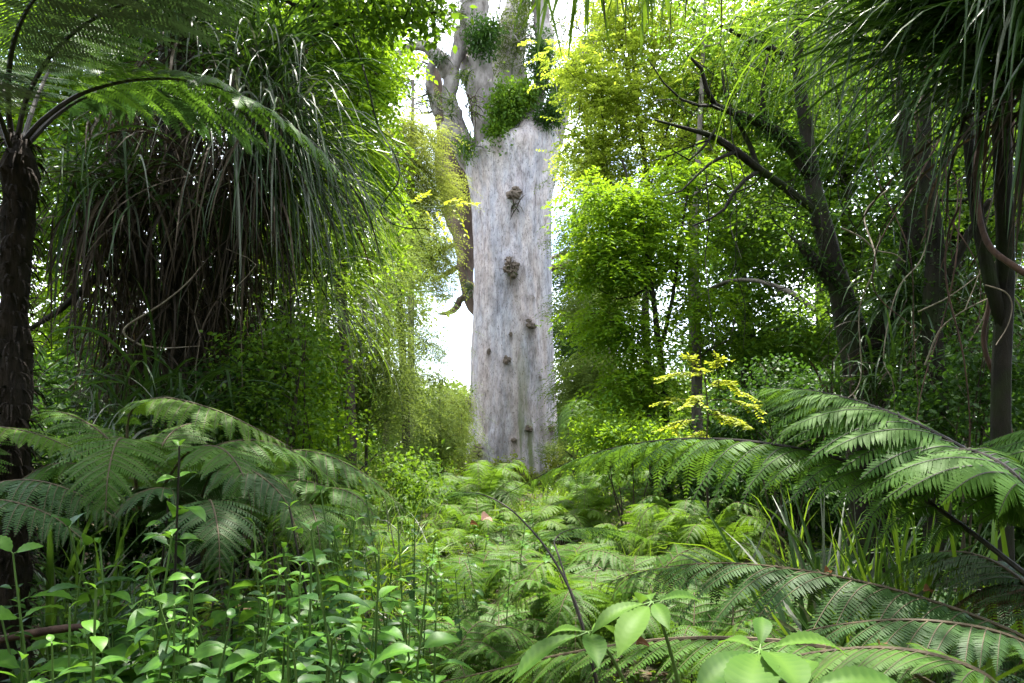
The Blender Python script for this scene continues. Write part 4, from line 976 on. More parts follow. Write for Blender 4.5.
HR = 'strap-leaved plants perched in the dark trees over the big ferns'
strap_clump('strap_plant', 'great clump of long arching strap leaves sweeping across the top corner', P(1046, 35, 5.0),
            [('green_leaves', 420, (.16, .16, .2), (0, -.1, 0), (-.95, -.25, .42), (.22, .35, .30), 1.3, 2.3, .034, .6, 1.8, 'strap'), ('upper_leaves', 150, (.16, .16, .2), (0, 0, .3), (-.85, -.1, .6), (.3, .4, .3), 1.4, 2.3, .034, .9, 2.0, 'strap'),
             ('grey_leaves', 34, (.2, .2, .2), (-.1, -.15, .1), (-.8, -.4, .4), (.4, .4, .3), 1.1, 1.9, .03, 1.8, 3.2, 'strap_grey'), ('dead_leaves', 90, (.16, .16, .2), (0, 0, -.2), (-.3, -.2, -.4), (.4, .4, .3), .7, 1.6, .028, .8, 2, 'strap_dead')], HR)
strap_clump('strap_plant', 'strap plant on the reaching limb with thin leaves hanging as a green curtain', P(858, 30, 6.4),
            [('green_leaves', 170, (.28, .2, .12), (0, 0, .2), (-.1, -.2, .6), (.6, .4, .3), 1.1, 2.0, .022, 2.2, 3.6, 'strap_lit'), ('grey_leaves', 44, (.28, .2, .12), (0, -.1, .1), (-.1, -.3, .5), (.6, .4, .3), .9, 1.8, .02, 2.4, 3.8, 'strap_grey')], HR)
strap_clump('strap_plant', 'short strap plant lodged in the crotch of the forked black tree', P(900, 300, 8.6),
            [('green_leaves', 150, (.14, .14, .12), (0, -.05, 0), (-.1, -.2, .5), (.6, .5, .4), .6, 1.1, .03, 1.2, 2.6, 'strap')], HR)
strap_clump('strap_plant', 'dark strap plant around the bottom of the forked black tree', P(885, 385, 8.2),
            [('green_leaves', 170, (.4, .2, .2), (0, 0, -.1), (0, -.2, .6), (.6, .4, .3), .6, 1.2, .026, 1.2, 2.6, 'strap'), ('dead_leaves', 90, (.4, .2, .3), (0, 0, 0), (0, -.2, -.2), (.5, .4, .3), .5, 1.1, .022, 1, 2.4, 'strap_dead')], HR)
strap_clump('strap_plant', 'tangled strap plant in the shade behind the straight rough-barked tree', P(975, 300, 8.6),
            [('green_leaves', 190, (.4, .2, .35), (0, 0, 0), (0, -.2, .4), (.7, .5, .4), .7, 1.4, .024, 1.2, 2.8, 'strap'), ('dead_leaves', 120, (.4, .2, .35), (0, 0, 0), (0, -.2, -.3), (.5, .4, .3), .6, 1.2, .02, 1, 2.4, 'strap_dead')], HR)
strap_clump('strap_plant', 'bright green strap leaves hanging in at the top beside the kauri crown', P(600, -55, 5.2),
            [('green_leaves', 60, (.30, .1, .06), (0, 0, .0), (0, 0, -.7), (.25, .2, .2), .40, .78, .034, .4, 1.2, 'strap_lit'), ('dead_leaves', 12, (.34, .1, .06), (.2, 0, 0), (0, 0, -.8), (.2, .2, .2), .4, .75, .018, .3, 1, 'strap_dead')], HR)
# the bough that carries them, reaching over from the slim tree
b = P(905, -100, 5.4)
ob = empty('overhanging_bough', P(1016, -120, 5.4), 'mossy bough above the top edge carrying the hanging strap leaves and an added shade canopy', 'branch')
m = MB(); q = curve(np.array([P(1014, -60, 5.4), P(900, -95, 5.3), P(740, -80, 5.2), P(600, -62, 5.2), P(500, -75, 5.2)]), 50); tube(m, q, np.linspace(.06, .025, 50), 8, wob=.12)
m.build('branch', M['bark_dark'], ob, P(1016, -120, 5.4), True)
C = np.vstack([ell(70, (2.5, 2.5, 7.6), (3.4, 3.2, .7)), ell(60, (-1.5, 1.5, 8.2), (3, 3, .7)), ell(50, (5, 6, 8.2), (2, 3, .8)), ell(90, (-1.2, 5.8, 8.0), (3.2, 1.7, .6))])  # canopy out of view overhead, added to shade the near plants
m = MB(); grow(m, [np.array([[*P(1014, -90, 5.4), .06], [2.5, 3.5, 7.2, .05], [0, 1.5, 7.9, .03]])], C, .005, step=.4); m.build('limb', M['bark_dark'], ob, P(1016, -120, 5.4))
m = MB(); foliage(m, C, 46, .5, .13, .045, T_LEAF, .3, .6); m.build('crown', M['t_mid'], ob, P(1016, -120, 5.4))

# ------------------------------------------------------------------ vines, lianas, dead twigs
def vine(name, label, rows, r0, r1, mat, cat='vine', group=None, wob=.1, n=70, extra=()):
    q = curve(PP(rows), n); b = q[0].copy()
    m = MB(); tube(m, q, np.linspace(r0, r1, n), 7, wob=wob)
    for rr, a, c in extra:
        e = curve(PP(rr), 24); tube(m, e, np.linspace(a, c, 24), 5)
    return tag(m.build(name, M[mat], None, b, True), label, cat, group)


vine('hanging_vine', 'thin dark vine looping down in front of the bright green tree', [(338, -20, 8.4), (355, 40, 8), (368, 85, 7.6), (378, 125, 7.6), (397, 160, 7.6), (398, 182, 7.6), (382, 205, 7.6), (384, 218, 7.6), (402, 227, 7.6), (430, 229, 7.6)], .014, .005, 'bark_dark')
vine('hanging_vine', 'straight thin vine dangling beside the silver-grey leaf curtain', [(343, 150, 8), (346, 190, 8), (350, 225, 8), (357, 245, 8)], .009, .006, 'bark_dark')
vine('liana', 'thick reddish liana curving down between the slim tree and frame edge', [(978, -30, 5.2), (984, 60, 5.2), (979, 130, 5.2), (976, 180, 5.1), (980, 220, 5.0), (990, 247, 4.9), (1008, 262, 4.8), (1040, 282, 4.7)], .017, .021, 'bark_red')
vine('liana', 'brown liana hugging the shaded stem below the strap clump', [(1012, 120, 5.9), (1006, 220, 5.8), (990, 300, 5.8), (984, 345, 5.8), (1000, 390, 5.8), (1012, 440, 5.8)], .02, .018, 'bark_red')
vine('dead_twig', 'bare pale twig slanting across the straight rough-barked tree', [(925, 365, 6.4), (940, 330, 6.3), (965, 310, 6.2), (1000, 294, 6.1), (1030, 286, 6)], .008, .004, 'twig', 'twig', extra=[([(965, 310, 6.2), (975, 285, 6.2), (983, 262, 6.2)], .005, .002)])
vine('dead_twig', 'long bare twig just above the other pale twig', [(918, 312, 6.6), (950, 296, 6.5), (985, 270, 6.4), (1008, 250, 6.3)], .007, .003, 'twig', 'twig')
vine('dead_twig', 'crooked pale twig arching in the dimness by the black fork', [(842, 228, 7.6), (862, 238, 7.6), (876, 250, 7.6), (894, 254, 7.6), (905, 262, 7.6)], .010, .005, 'twig', 'twig', extra=[([(876, 250, 7.6), (880, 235, 7.6), (872, 222, 7.6)], .005, .002)])
vine('dead_twig', 'curled thin tendril hanging by the reddish liana', [(985, 285, 5), (1005, 292, 5), (1012, 305, 5), (1008, 325, 5), (996, 345, 5)], .005, .003, 'twig', 'twig')
vine('bare_stem', 'bent bare stem reaching through the hanging dead leaves', [(140, 345, 7), (125, 335, 6.9), (128, 325, 6.9), (160, 305, 6.9), (185, 285, 6.9), (205, 262, 7)], .010, .006, 'twig', 'stem', extra=[([(140, 345, 7), (165, 348, 7), (200, 346, 7)], .008, .004)])
for k in range(15):
    x0 = rng.uniform(885, 1035); y0 = rng.uniform(-20, 220); yd = rng.uniform(5.4, 8.5)
    q = [(x0, y0, yd)]
    for _ in range(rng.integers(4, 7)):
        a, b_, c = q[-1]; q.append((a + rng.normal(0, 17), b_ + rng.uniform(25, 85), c + rng.normal(0, .12)))
    vine('thin_liana', 'one of the thin bare lianas tangled among the dark trees over the big ferns', q, .008, .004, 'bark_red' if k % 3 else 'twig', 'vine', 'thin lianas in the dark wood')
for k in range(8):
    x0 = rng.uniform(700, 900); yd = rng.uniform(8, 10)
    q = [(x0, rng.uniform(60, 200), yd)]
    for _ in range(5):
        a, b_, c = q[-1]; q.append((a + rng.normal(0, 12), b_ + rng.uniform(30, 60), c + rng.normal(0, .15)))
    vine('thin_liana', 'one of the thin lianas hanging under the reaching black limbs', q, .008, .004, 'bark_dark', 'vine', 'thin lianas under the black limbs')
vine('fallen_branch', 'reddish brown fallen branch lying among leaves in the lower corner', [(-40, 655, 2.9), (0, 640, 3.0), (30, 634, 3.05), (75, 628, 3.1), (110, 634, 3.2)], .020, .016, 'bark_red', 'branch')

# ------------------------------------------------------------------ ferns
def hero_fern(name, label, base, fronds, lm='fern', sm='stalk_black', cat='fern', group=None, trunk=None):
    """fronds: (rows, pinna length, options)"""
    b = np.asarray(base, float)
    t = empty(name, b, label, cat, group)
    if trunk:
        m = MB(); q = curve(np.asarray(trunk), 40); tube(m, q[:, :3], q[:, 3], 16, wob=.3)
        k = 1600; i = rng.integers(0, 40, k); a = rng.uniform(0, 2 * pi, k); d = np.stack([np.cos(a), np.sin(a), 0 * a], -1)
        straps(m, q[i, :3] + d * (q[i, 3] * .9)[:, None], d * .6 + rng.normal(0, .25, (k, 3)) + [0, 0, .3], rng.uniform(.06, .2, k), .012, 2.2, 4, fold=False); m.build('trunk', M['fibre'], t, b)
    for rows, pl, opt in fronds:
        opt = dict(opt); l2 = opt.pop('lm', lm)
        Lm, Sm = MB(), MB()
        frond(Lm, Sm, PP(rows), pl, **opt)
        o = Lm.build('frond', M[l2], t, b)
        Sm.build('stalk', M[opt.get('smat', sm)] if False else M[sm], o, b)
    return t


# tree fern on the left edge
tfb = ground_pt(10, 4.6)
NEAR = dict(n=30, m=22, droop=.18, r0=.016, asp=.17, s0=.22, peak=.5)
c0 = (20, 145, 4.5)
hero_fern('tree_fern', 'tall tree fern with a fibrous black trunk and silvery-backed fronds', tfb, [
    ([c0, (45, 118, 4.45), (85, 92, 4.4), (140, 79, 4.3), (200, 82, 4.2), (262, 106, 4.1), (315, 145, 4.05), (348, 182, 4.0)], .50, dict(NEAR, droop=.30, lm='fern')),
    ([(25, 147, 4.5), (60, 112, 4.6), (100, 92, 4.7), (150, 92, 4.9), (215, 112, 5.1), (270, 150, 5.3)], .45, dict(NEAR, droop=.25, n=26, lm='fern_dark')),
    ([(16, 145, 4.5), (28, 95, 4.4), (60, 45, 4.2), (110, 10, 3.9), (180, -10, 3.6), (250, -5, 3.3)], .50, dict(NEAR, droop=.12)),
    ([(12, 145, 4.5), (8, 100, 4.3), (12, 50, 4.0), (30, 5, 3.6), (70, -30, 3.2), (130, -40, 2.8)], .48, dict(NEAR, droop=.1)),
    ([(8, 146, 4.5), (-15, 100, 4.5), (-50, 60, 4.5), (-110, 40, 4.5), (-180, 60, 4.5)], .45, dict(NEAR, n=22)),
    ([(22, 143, 4.6), (38, 95, 4.9), (60, 50, 5.4), (80, 25, 5.9), (100, 20, 6.4)], .45, dict(NEAR, n=24, droop=.15)),
    ([(14, 144, 4.6), (5, 95, 5.0), (-10, 60, 5.6), (-20, 50, 6.2)], .4, dict(NEAR, n=22)),
    ([(10, 146, 4.4), (-5, 105, 4.1), (-25, 70, 3.7), (-60, 60, 3.2)], .42, dict(NEAR, n=22)),
], 'fern_silver', trunk=[(*tfb, .11), (*P(12, 420, 4.6), .10), (*P(14, 300, 4.58), .09), (*P(17, 220, 4.55), .085), (*P(20, 165, 4.5), .10), (*P(20, 143, 4.5), .06)])

# big ferns low on the right
rb = np.array([3.0, 2.9, .15])
RB = dict(n=24, m=28, droop=.55, r0=.013, asp=.19, s0=.2, fwd=.45, peak=.45)
hero_fern('giant_fern', 'huge fern whose long arching frond reaches from the corner to the bare stalk', P(1075, 640, 2.9), [
    ([(1075, 612, 2.9), (1024, 573, 3.05), (960, 524, 3.25), (895, 482, 3.5), (815, 452, 3.8), (720, 439, 4.1), (640, 443, 4.4), (570, 462, 4.7), (500, 497, 5.0)], .46, dict(RB, n=29, droop=.8, s0=.15, asp=.23)),
    ([(1075, 605, 3.0), (1040, 520, 3.1), (990, 466, 3.25), (930, 430, 3.45), (870, 405, 3.7), (815, 391, 3.95), (765, 388, 4.15)], .60, dict(RB, n=27, droop=.55, s0=.20, fwd=.7, peak=.5, tipw=.35, asp=.27)),
    ([(1080, 605, 2.9), (1060, 540, 2.9), (1020, 480, 2.95), (985, 455, 3.1), (950, 450, 3.3), (900, 470, 3.6)], .5, dict(RB, n=24, s0=.25, asp=.24)),
    ([(1078, 625, 2.9), (1050, 590, 3.3), (1000, 585, 3.6), (950, 610, 3.8), (910, 660, 3.9)], .36, dict(RB, n=20, droop=.8, lm='fern_dead', asp=.14)),
    ([(1085, 605, 2.9), (1110, 500, 3.0), (1100, 440, 3.2), (1060, 425, 3.5), (1010, 435, 3.9)], .5, dict(RB, n=24, s0=.25, droop=.5, asp=.24)),
], 'fern', group='big ferns of the shady corner')
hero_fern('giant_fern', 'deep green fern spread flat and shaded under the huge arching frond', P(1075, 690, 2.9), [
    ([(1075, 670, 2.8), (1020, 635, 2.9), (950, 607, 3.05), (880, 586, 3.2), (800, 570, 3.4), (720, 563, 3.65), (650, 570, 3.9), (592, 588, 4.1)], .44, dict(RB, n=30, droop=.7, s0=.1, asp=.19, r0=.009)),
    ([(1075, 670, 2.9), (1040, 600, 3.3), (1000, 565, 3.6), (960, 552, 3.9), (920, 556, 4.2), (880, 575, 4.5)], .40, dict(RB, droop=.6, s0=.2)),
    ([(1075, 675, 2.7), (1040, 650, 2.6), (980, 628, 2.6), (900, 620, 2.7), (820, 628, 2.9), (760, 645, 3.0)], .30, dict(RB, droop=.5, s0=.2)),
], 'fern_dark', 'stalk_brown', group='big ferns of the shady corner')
hero_fern('giant_fern', 'fern with brown-ribbed fronds lying along the bottom under the palmate leaves', P(1010, 760, 2.3), [
    ([(1000, 745, 2.2), (940, 690, 2.3), (860, 655, 2.4), (760, 640, 2.55), (660, 640, 2.75), (560, 655, 2.95), (470, 676, 3.1), (400, 690, 3.2)], .27, dict(RB, n=44, m=24, droop=.3, s0=.06, asp=.18, fwd=.4)),
    ([(1010, 750, 2.2), (1000, 690, 2.15), (950, 660, 2.2), (880, 648, 2.3), (800, 655, 2.4), (720, 675, 2.5)], .25, dict(RB, n=32, droop=.3, s0=.15, asp=.18)),
    ([(1015, 750, 2.3), (1060, 690, 2.3), (1080, 660, 2.5), (1040, 640, 2.8), (980, 650, 3.0)], .28, dict(RB, n=30, droop=.4)),
], 'fern', 'stalk_brown', group='big ferns of the shady corner')

# ferns low on the left
LB = dict(n=24, m=20, droop=.4, r0=.010, asp=.19, s0=.14, fwd=.4, peak=.42)
lb = P(150, 520, 4.2)
hero_fern('bank_fern', 'spreading fern with one sunlit frond arching before the shaggy tree', lb, [
    ([(140, 510, 4.3), (128, 450, 4.3), (132, 410, 4.3), (165, 398, 4.2), (215, 410, 4.1), (255, 428, 4.05), (292, 448, 4.0)], .30, dict(LB, lm='fern_lit', s0=.3)),  # sunlit look put into the brighter leaf colour
    ([(145, 510, 4.3), (120, 455, 4.4), (95, 428, 4.5), (60, 412, 4.6), (30, 415, 4.7)], .28, dict(LB, s0=.2)),
    ([(150, 510, 4.2), (185, 455, 4.0), (220, 448, 3.8), (245, 480, 3.6), (255, 540, 3.5)], .32, dict(LB, droop=.3)),
    ([(140, 510, 4.2), (130, 450, 4.0), (118, 440, 3.8), (108, 475, 3.5), (105, 530, 3.4)], .32, dict(LB, droop=.3)),
    ([(155, 510, 4.3), (200, 455, 4.4), (250, 440, 4.5), (300, 455, 4.6), (345, 490, 4.7)], .32, dict(LB)),
    ([(150, 510, 4.4), (160, 450, 4.6), (185, 425, 4.9), (225, 425, 5.2)], .28, dict(LB)),
    ([(135, 510, 4.2), (90, 470, 4.1), (50, 465, 4.0), (10, 490, 3.9), (-20, 530, 3.9)], .30, dict(LB)),
], 'fern', 'stalk_brown', group='ferns along the bank under the shaggy tree')
hero_fern('bank_fern', 'fern at the edge holding a bright yellowish frond over dark ones', P(-60, 540, 3.9), [
    ([(-60, 530, 3.9), (-50, 460, 3.95), (-20, 430, 4.0), (20, 430, 4.0), (60, 443, 3.95), (97, 464, 3.9)], .27, dict(LB, lm='fern_lit', s0=.25, droop=.25)),
    ([(-60, 535, 3.9), (-30, 495, 3.7), (20, 480, 3.6), (70, 490, 3.5), (120, 520, 3.4)], .34, dict(LB, droop=.55, lm='fern_dark')),
    ([(-60, 535, 3.9), (-40, 510, 3.6), (0, 500, 3.4), (50, 515, 3.3), (90, 545, 3.2)], .32, dict(LB, droop=.55, lm='fern_dark')),
    ([(-60, 535, 3.9), (-50, 470, 4.2), (-10, 440, 4.5), (40, 440, 4.7)], .28, dict(LB)),
], 'fern', 'stalk_brown', group='ferns along the bank under the shaggy tree')
hero_fern('bank_fern', 'pale soft fern arching towards the grass bank and clearing', P(250, 545, 5.6), [
    ([(250, 540, 5.6), (258, 480, 5.6), (285, 452, 5.55), (325, 455, 5.5), (365, 475, 5.45), (402, 507, 5.4)], .42, dict(LB, s0=.2, n=30, droop=.35)),
    ([(250, 540, 5.6), (262, 495, 5.4), (300, 480, 5.2), (345, 500, 5.1), (375, 540, 5.0)], .40, dict(LB, droop=.4)),
    ([(245, 540, 5.6), (235, 470, 5.7), (215, 455, 5.8), (180, 470, 5.9)], .36, dict(LB)),
    ([(250, 540, 5.7), (270, 475, 6.0), (300, 450, 6.3), (340, 455, 6.6)], .36, dict(LB)),
], 'fern', 'stalk_brown', group='ferns along the bank under the shaggy tree')

hero_fern('bank_fern', 'dark fern low under the sunlit frond, behind the tallest seedling', P(205, 580, 3.9), [
    ([(205, 570, 3.9), (200, 510, 3.9), (215, 470, 3.8), (250, 470, 3.7), (285, 500, 3.6), (300, 545, 3.5)], .30, dict(LB)),
    ([(205, 570, 3.9), (195, 520, 3.8), (170, 490, 3.6), (135, 495, 3.5), (105, 525, 3.4)], .30, dict(LB)),
    ([(205, 570, 3.9), (205, 520, 3.7), (210, 500, 3.5), (218, 530, 3.2), (220, 580, 3.1)], .30, dict(LB)),
    ([(205, 570, 4.0), (215, 500, 4.2), (245, 480, 4.5), (290, 490, 4.8)], .30, dict(LB)),
    ([(205, 570, 4.0), (190, 500, 4.2), (150, 470, 4.5), (100, 470, 4.8)], .30, dict(LB)),
], 'fern_dark', 'stalk_brown', group='ferns along the bank under the shaggy tree')
hero_fern('bank_fern', 'dark fern filling the bank between the pale fern and the grass', P(300, 560, 4.8), [
    ([(300, 560, 4.8), (305, 520, 4.7), (325, 490, 4.6), (355, 495, 4.5), (378, 520, 4.4)], .32, dict(LB)),
    ([(300, 560, 4.8), (295, 510, 4.8), (280, 480, 4.8), (250, 480, 4.8), (225, 505, 4.8)], .32, dict(LB)),
    ([(300, 560, 4.8), (305, 520, 4.5), (310, 505, 4.2), (318, 530, 3.9), (322, 570, 3.8)], .32, dict(LB)),
    ([(300, 560, 4.9), (312, 500, 5.2), (340, 480, 5.6), (375, 490, 5.9)], .32, dict(LB)),
], 'fern', 'stalk_brown', group='ferns along the bank under the shaggy tree')
# young fern with the bare dark stalk across the clearing
hero_fern('young_fern', 'young fern on a long bare dark stalk leaning across the clearing', P(598, 690, 3.1), [
    ([(598, 690, 3.1), (585, 634, 3.15), (570, 590, 3.25), (546, 548, 3.4), (520, 518, 3.55), (501, 503, 3.7), (480, 494, 3.9), (455, 492, 4.2)], .22, dict(n=16, m=14, droop=.25, r0=.0085, asp=.17, s0=.80, fwd=.5)),
    ([(586, 638, 3.15), (560, 560, 3.5), (556, 538, 3.9), (580, 528, 4.4), (625, 532, 4.9), (665, 545, 5.2)], .34, dict(n=22, m=16, droop=.3, r0=.006, asp=.17, s0=.35)),
], 'fern', 'stalk_black')

# ---- ordinary ferns: a few built once, then copied
def fern_proto(name, nf, L, lm, sm, lift=.9, pl=.3, n=20, m=14, droop=.35, seed=0):
    r = np.random.default_rng(seed)
    t = bpy.data.objects.new(name, None); COL.objects.link(t); t.empty_display_size = .1
    off = r.uniform(0, 2 * pi)
    for k in range(nf):
        a = off + 2 * pi * k / nf + r.normal(0, .22); ll = L * r.uniform(.75, 1.12); h = lift * r.uniform(.75, 1.2)
        d = np.array([math.cos(a), math.sin(a), 0]); s = np.array([-d[1], d[0], 0]) * r.normal(0, .14)
        pts = np.array([d * .02, d * ll * .22 + [0, 0, h * .52], (d + s * .5) * ll * .5 + [0, 0, h * .78], (d + s) * ll * .8 + [0, 0, h * .70], (d + s * 1.3) * ll + [0, 0, h * .42]])
        Lm, Sm = MB(), MB()
        frond(Lm, Sm, pts, pl * r.uniform(.85, 1.1), n=n, m=m, droop=droop, r0=.008, asp=.18, s0=.2, fwd=.4, ribs=True)
        o = Lm.build('frond', M[lm], t)
        Sm.build('stalk', M[sm], o)
    return t


protos = {
    'g': fern_proto('ground_fern', 8, .85, 'fern', 'stalk_brown', .95, .30, seed=3),
    'l': fern_proto('ground_fern', 9, .80, 'fern_lit', 'stalk_brown', .90, .28, seed=5),
    'f': fern_proto('ground_fern', 7, 1.0, 'fern', 'stalk_brown', .62, .36, droop=.3, seed=8),
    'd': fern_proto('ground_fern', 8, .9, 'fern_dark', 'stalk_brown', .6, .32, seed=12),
    'w': fern_proto('ground_fern', 7, .9, 'fern_lit', 'stalk_brown', .60, .34, droop=.3, seed=15),
}
protos['x'] = fern_proto('withered_fern', 6, .7, 'fern_dead', 'stalk_brown', .45, .2, seed=19)
used = set()


def put(kind, px, Y, sc, rz, label, group, dz=0.0):
    o = protos[kind]
    if kind in used: o = copy_tree(o)
    used.add(kind)
    g = ground_pt(px, Y)
    o.location = (g[0], g[1], g[2] + dz); o.rotation_euler = (rng.normal(0, .08), rng.normal(0, .08), rz); o.scale = (sc, sc, sc)
    return tag(o, label, 'fern', group)


GF = 'low ferns of the sunny clearing'
for kind, px, Y, sc, label in (
    ('l', 430, 17, 1.25, 'bright fern at the end of the grass bank before the giant trunk'),
    ('w', 462, 20, 1.2, 'yellowish fern nearly touching the foot of the giant trunk'),
    ('g', 400, 13, 1.15, 'mid green fern where the grass bank meets the clearing'),
    ('l', 380, 10.5, 1.1, 'sunny fern just past the pale soft fern of the bank'),
    ('w', 440, 11.5, 1.0, 'low yellow fern in the open beside the pink leaf'),
    ('l', 590, 14, 1.3, 'bright fern under the far tip of the long arching frond'),
    ('w', 560, 19, 1.2, 'yellow-green fern in full sun below the trunk edge'),
    ('l', 640, 10.5, 1.2, 'lush sunlit fern seen under the middle of the long arching frond'),
    ('g', 690, 12, 1.3, 'tall green fern beneath the yellow-leaved shrub'),
    ('w', 530, 12.5, 1.1, 'flat pale fern in the centre of the sunny clearing'),
    ('f', 555, 8.2, 1.2, 'wide flat fern behind the leaning bare stalk'),
    ('f', 640, 7.2, 1.25, 'broad flat fern below the lush sunlit one'),
    ('g', 470, 6.6, .95, 'feathered fern rising in the gap beside the glossy seedlings'),
    ('f', 500, 5.4, .95, 'fern with rows of drooping fronds near the bare stalk foot'),
    ('g', 430, 4.6, .85, 'leafy fern drooping beside the tallest dark seedling stems'),
    ('l', 720, 9.0, 1.2, 'bright drooping fern beside the flax tuft'),
    ('f', 735, 6.0, 1.1, 'flat fern covering the floor before the flax tuft'),
    ('g', 600, 5.6, 1.0, 'green fern crowding up to the single palmate leaf'),
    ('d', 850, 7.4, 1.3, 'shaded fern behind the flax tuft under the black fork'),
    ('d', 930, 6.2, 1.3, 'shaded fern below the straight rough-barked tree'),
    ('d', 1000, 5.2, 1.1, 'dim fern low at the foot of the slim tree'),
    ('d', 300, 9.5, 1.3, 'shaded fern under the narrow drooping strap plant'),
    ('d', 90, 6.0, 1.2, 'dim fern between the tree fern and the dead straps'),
    ('g', 340, 8.2, 1.1, 'green fern on the bank with the long grass'),
    ('l', 410, 8.8, .9, 'small bright fern against the grass at the clearing edge'),
    ('w', 490, 9.4, .95, 'small yellow fern near the pink leaf, on open floor'),
    ('f', 580, 10.8, 1.0, 'low fern between the flat pale fern and the lush sunlit one'),
    ('l', 600, 24, 1.5, 'distant bright fern clump beyond the arching frond tip'),
    ('g', 640, 20, 1.6, 'distant green fern below the vivid green tree'),
    ('w', 500, 25, 1.4, 'distant yellowish fern directly before the trunk foot'),
    ('g', 690, 5.0, .9, 'fern tucked between the flat shaded fern and the two palmate plants'),
    ('f', 350, 4.0, .75, 'small fern half hidden by the glossy seedlings'),
    ('g', 540, 4.4, .8, 'fern at the bottom of the clearing beside the bare stalk'),
    ('d', 820, 4.6, .9, 'dark fern right under the middle of the huge arching fern'),
    ('d', 260, 4.6, .8, 'dark fern behind the glossy seedlings at the bank foot'),
    ('x', 438, 14.5, 1.2, 'withered brown fern at the end of the grass bank'), ('x', 512, 22, 1.4, 'withered brown fern in front of the giant trunk foot'), ('x', 690, 7.5, 1.0, 'withered brown fern by the flax under the arching frond'),
    ('l', 660, 15.5, 1.3, 'bright fern at the base of the vivid green tree'),
):
    put(kind, px, Y, sc, rng.uniform(0, 6.28), label, GF)
for _ in range(30):
    Y_ = rng.uniform(5.5, 27); px_ = rng.uniform(385, 720) if Y_ > 9 else rng.uniform(420, 800)
    put('lwlgf'[rng.integers(5)], px_, Y_, rng.uniform(.5, 1.25) * (1 + Y_ / 50), rng.uniform(0, 6.28), 'one of the small ferns massed across the floor of the sunny clearing', GF)
# small tree fern by the trunk edge
tb = ground_pt(572, 30)
hero_fern('tree_fern', 'small pale tree fern drooping just past the giant trunk edge', tb, [
    ([(582, 432, 30), (575, 405, 30), (562, 415, 29.8), (556, 445, 29.6)], .75, dict(n=18, m=14, r0=.02, asp=.2, s0=.1)),
    ([(582, 432, 30), (590, 400, 30), (604, 410, 30), (612, 445, 30)], .75, dict(n=18, m=14, r0=.02, asp=.2, s0=.1)),
    ([(582, 432, 30), (578, 400, 29), (570, 420, 28), (566, 460, 27.5)], .75, dict(n=18, m=14, r0=.02, asp=.2, s0=.1)),
    ([(582, 432, 30), (588, 405, 29), (596, 425, 28), (600, 462, 27.6)], .75, dict(n=18, m=14, r0=.02, asp=.2, s0=.1)),
    ([(582, 432, 30), (584, 400, 31), (590, 395, 32)], .7, dict(n=18, m=14, r0=.02, asp=.2, s0=.1)),
], 'fern_lit', trunk=[(*tb, .14), (*P(580, 460, 30), .12), (*P(582, 430, 30), .13)])


# ------------------------------------------------------------------ grasses and flax
def tuft(name, label, px, Y, n, l0, l1, w, mats, sag=(.6, 1.6), spread=.12, lean=(0, 0), group='grass tufts', cat='grass', dz=0.0, up=1.2):
    g = ground_pt(px, Y) + [0, 0, dz]
    t = empty(name, g, label, cat, group)
    for k, (mt, frac) in enumerate(mats):
        m = MB(); q = max(3, int(n * frac))
        b = g + rng.normal(0, 1, (q, 3)) * [spread, spread, .02]
        straps(m, b, rng.normal(0, .42, (q, 3)) * [1, 1, .3] + [lean[0], lean[1], up], rng.uniform(l0, l1, q), w * rng.uniform(.6, 1.15, q), rng.uniform(*sag, q), 7, kink=.015)
        m.build('green_leaves' if k == 0 else 'pale_leaves', M[mt], t, g)
    return t


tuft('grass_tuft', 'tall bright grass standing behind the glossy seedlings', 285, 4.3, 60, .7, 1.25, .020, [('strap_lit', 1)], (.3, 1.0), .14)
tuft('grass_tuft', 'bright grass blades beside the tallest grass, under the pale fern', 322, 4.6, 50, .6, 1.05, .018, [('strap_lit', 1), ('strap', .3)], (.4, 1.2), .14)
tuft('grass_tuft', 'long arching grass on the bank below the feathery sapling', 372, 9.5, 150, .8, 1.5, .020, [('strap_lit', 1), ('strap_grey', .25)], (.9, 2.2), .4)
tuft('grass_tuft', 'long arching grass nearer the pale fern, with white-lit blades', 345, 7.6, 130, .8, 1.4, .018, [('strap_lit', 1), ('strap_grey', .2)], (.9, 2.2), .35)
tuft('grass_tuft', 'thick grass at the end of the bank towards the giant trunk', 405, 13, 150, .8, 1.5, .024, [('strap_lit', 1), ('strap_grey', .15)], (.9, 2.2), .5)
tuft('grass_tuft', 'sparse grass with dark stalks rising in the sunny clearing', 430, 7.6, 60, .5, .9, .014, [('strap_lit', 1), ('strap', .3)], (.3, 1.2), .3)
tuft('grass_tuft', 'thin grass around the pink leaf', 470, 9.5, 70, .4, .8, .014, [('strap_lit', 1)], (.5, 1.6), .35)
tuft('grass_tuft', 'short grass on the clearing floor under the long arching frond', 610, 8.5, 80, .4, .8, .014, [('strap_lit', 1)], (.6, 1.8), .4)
for _ in range(16):
    Y_ = rng.uniform(7, 26)
    tuft('grass_tuft', 'one of the small sunlit grass tufts scattered between the ferns of the clearing', rng.uniform(385, 690), Y_, 70, .4, .8 + Y_ * .012, .013 + Y_ * .0006, [('strap_lit', 1)], (.5, 1.8), .3 + Y_ * .01)
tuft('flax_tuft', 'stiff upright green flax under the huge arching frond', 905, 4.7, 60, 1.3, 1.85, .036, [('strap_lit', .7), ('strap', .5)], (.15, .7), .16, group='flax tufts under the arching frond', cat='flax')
tuft('flax_tuft', 'flax with broad silvery bent blades near the arching frond', 838, 5.2, 36, 1.3, 1.9, .044, [('strap', .8), ('strap_grey', .55)], (.3, 1.4), .18, group='flax tufts under the arching frond', cat='flax')
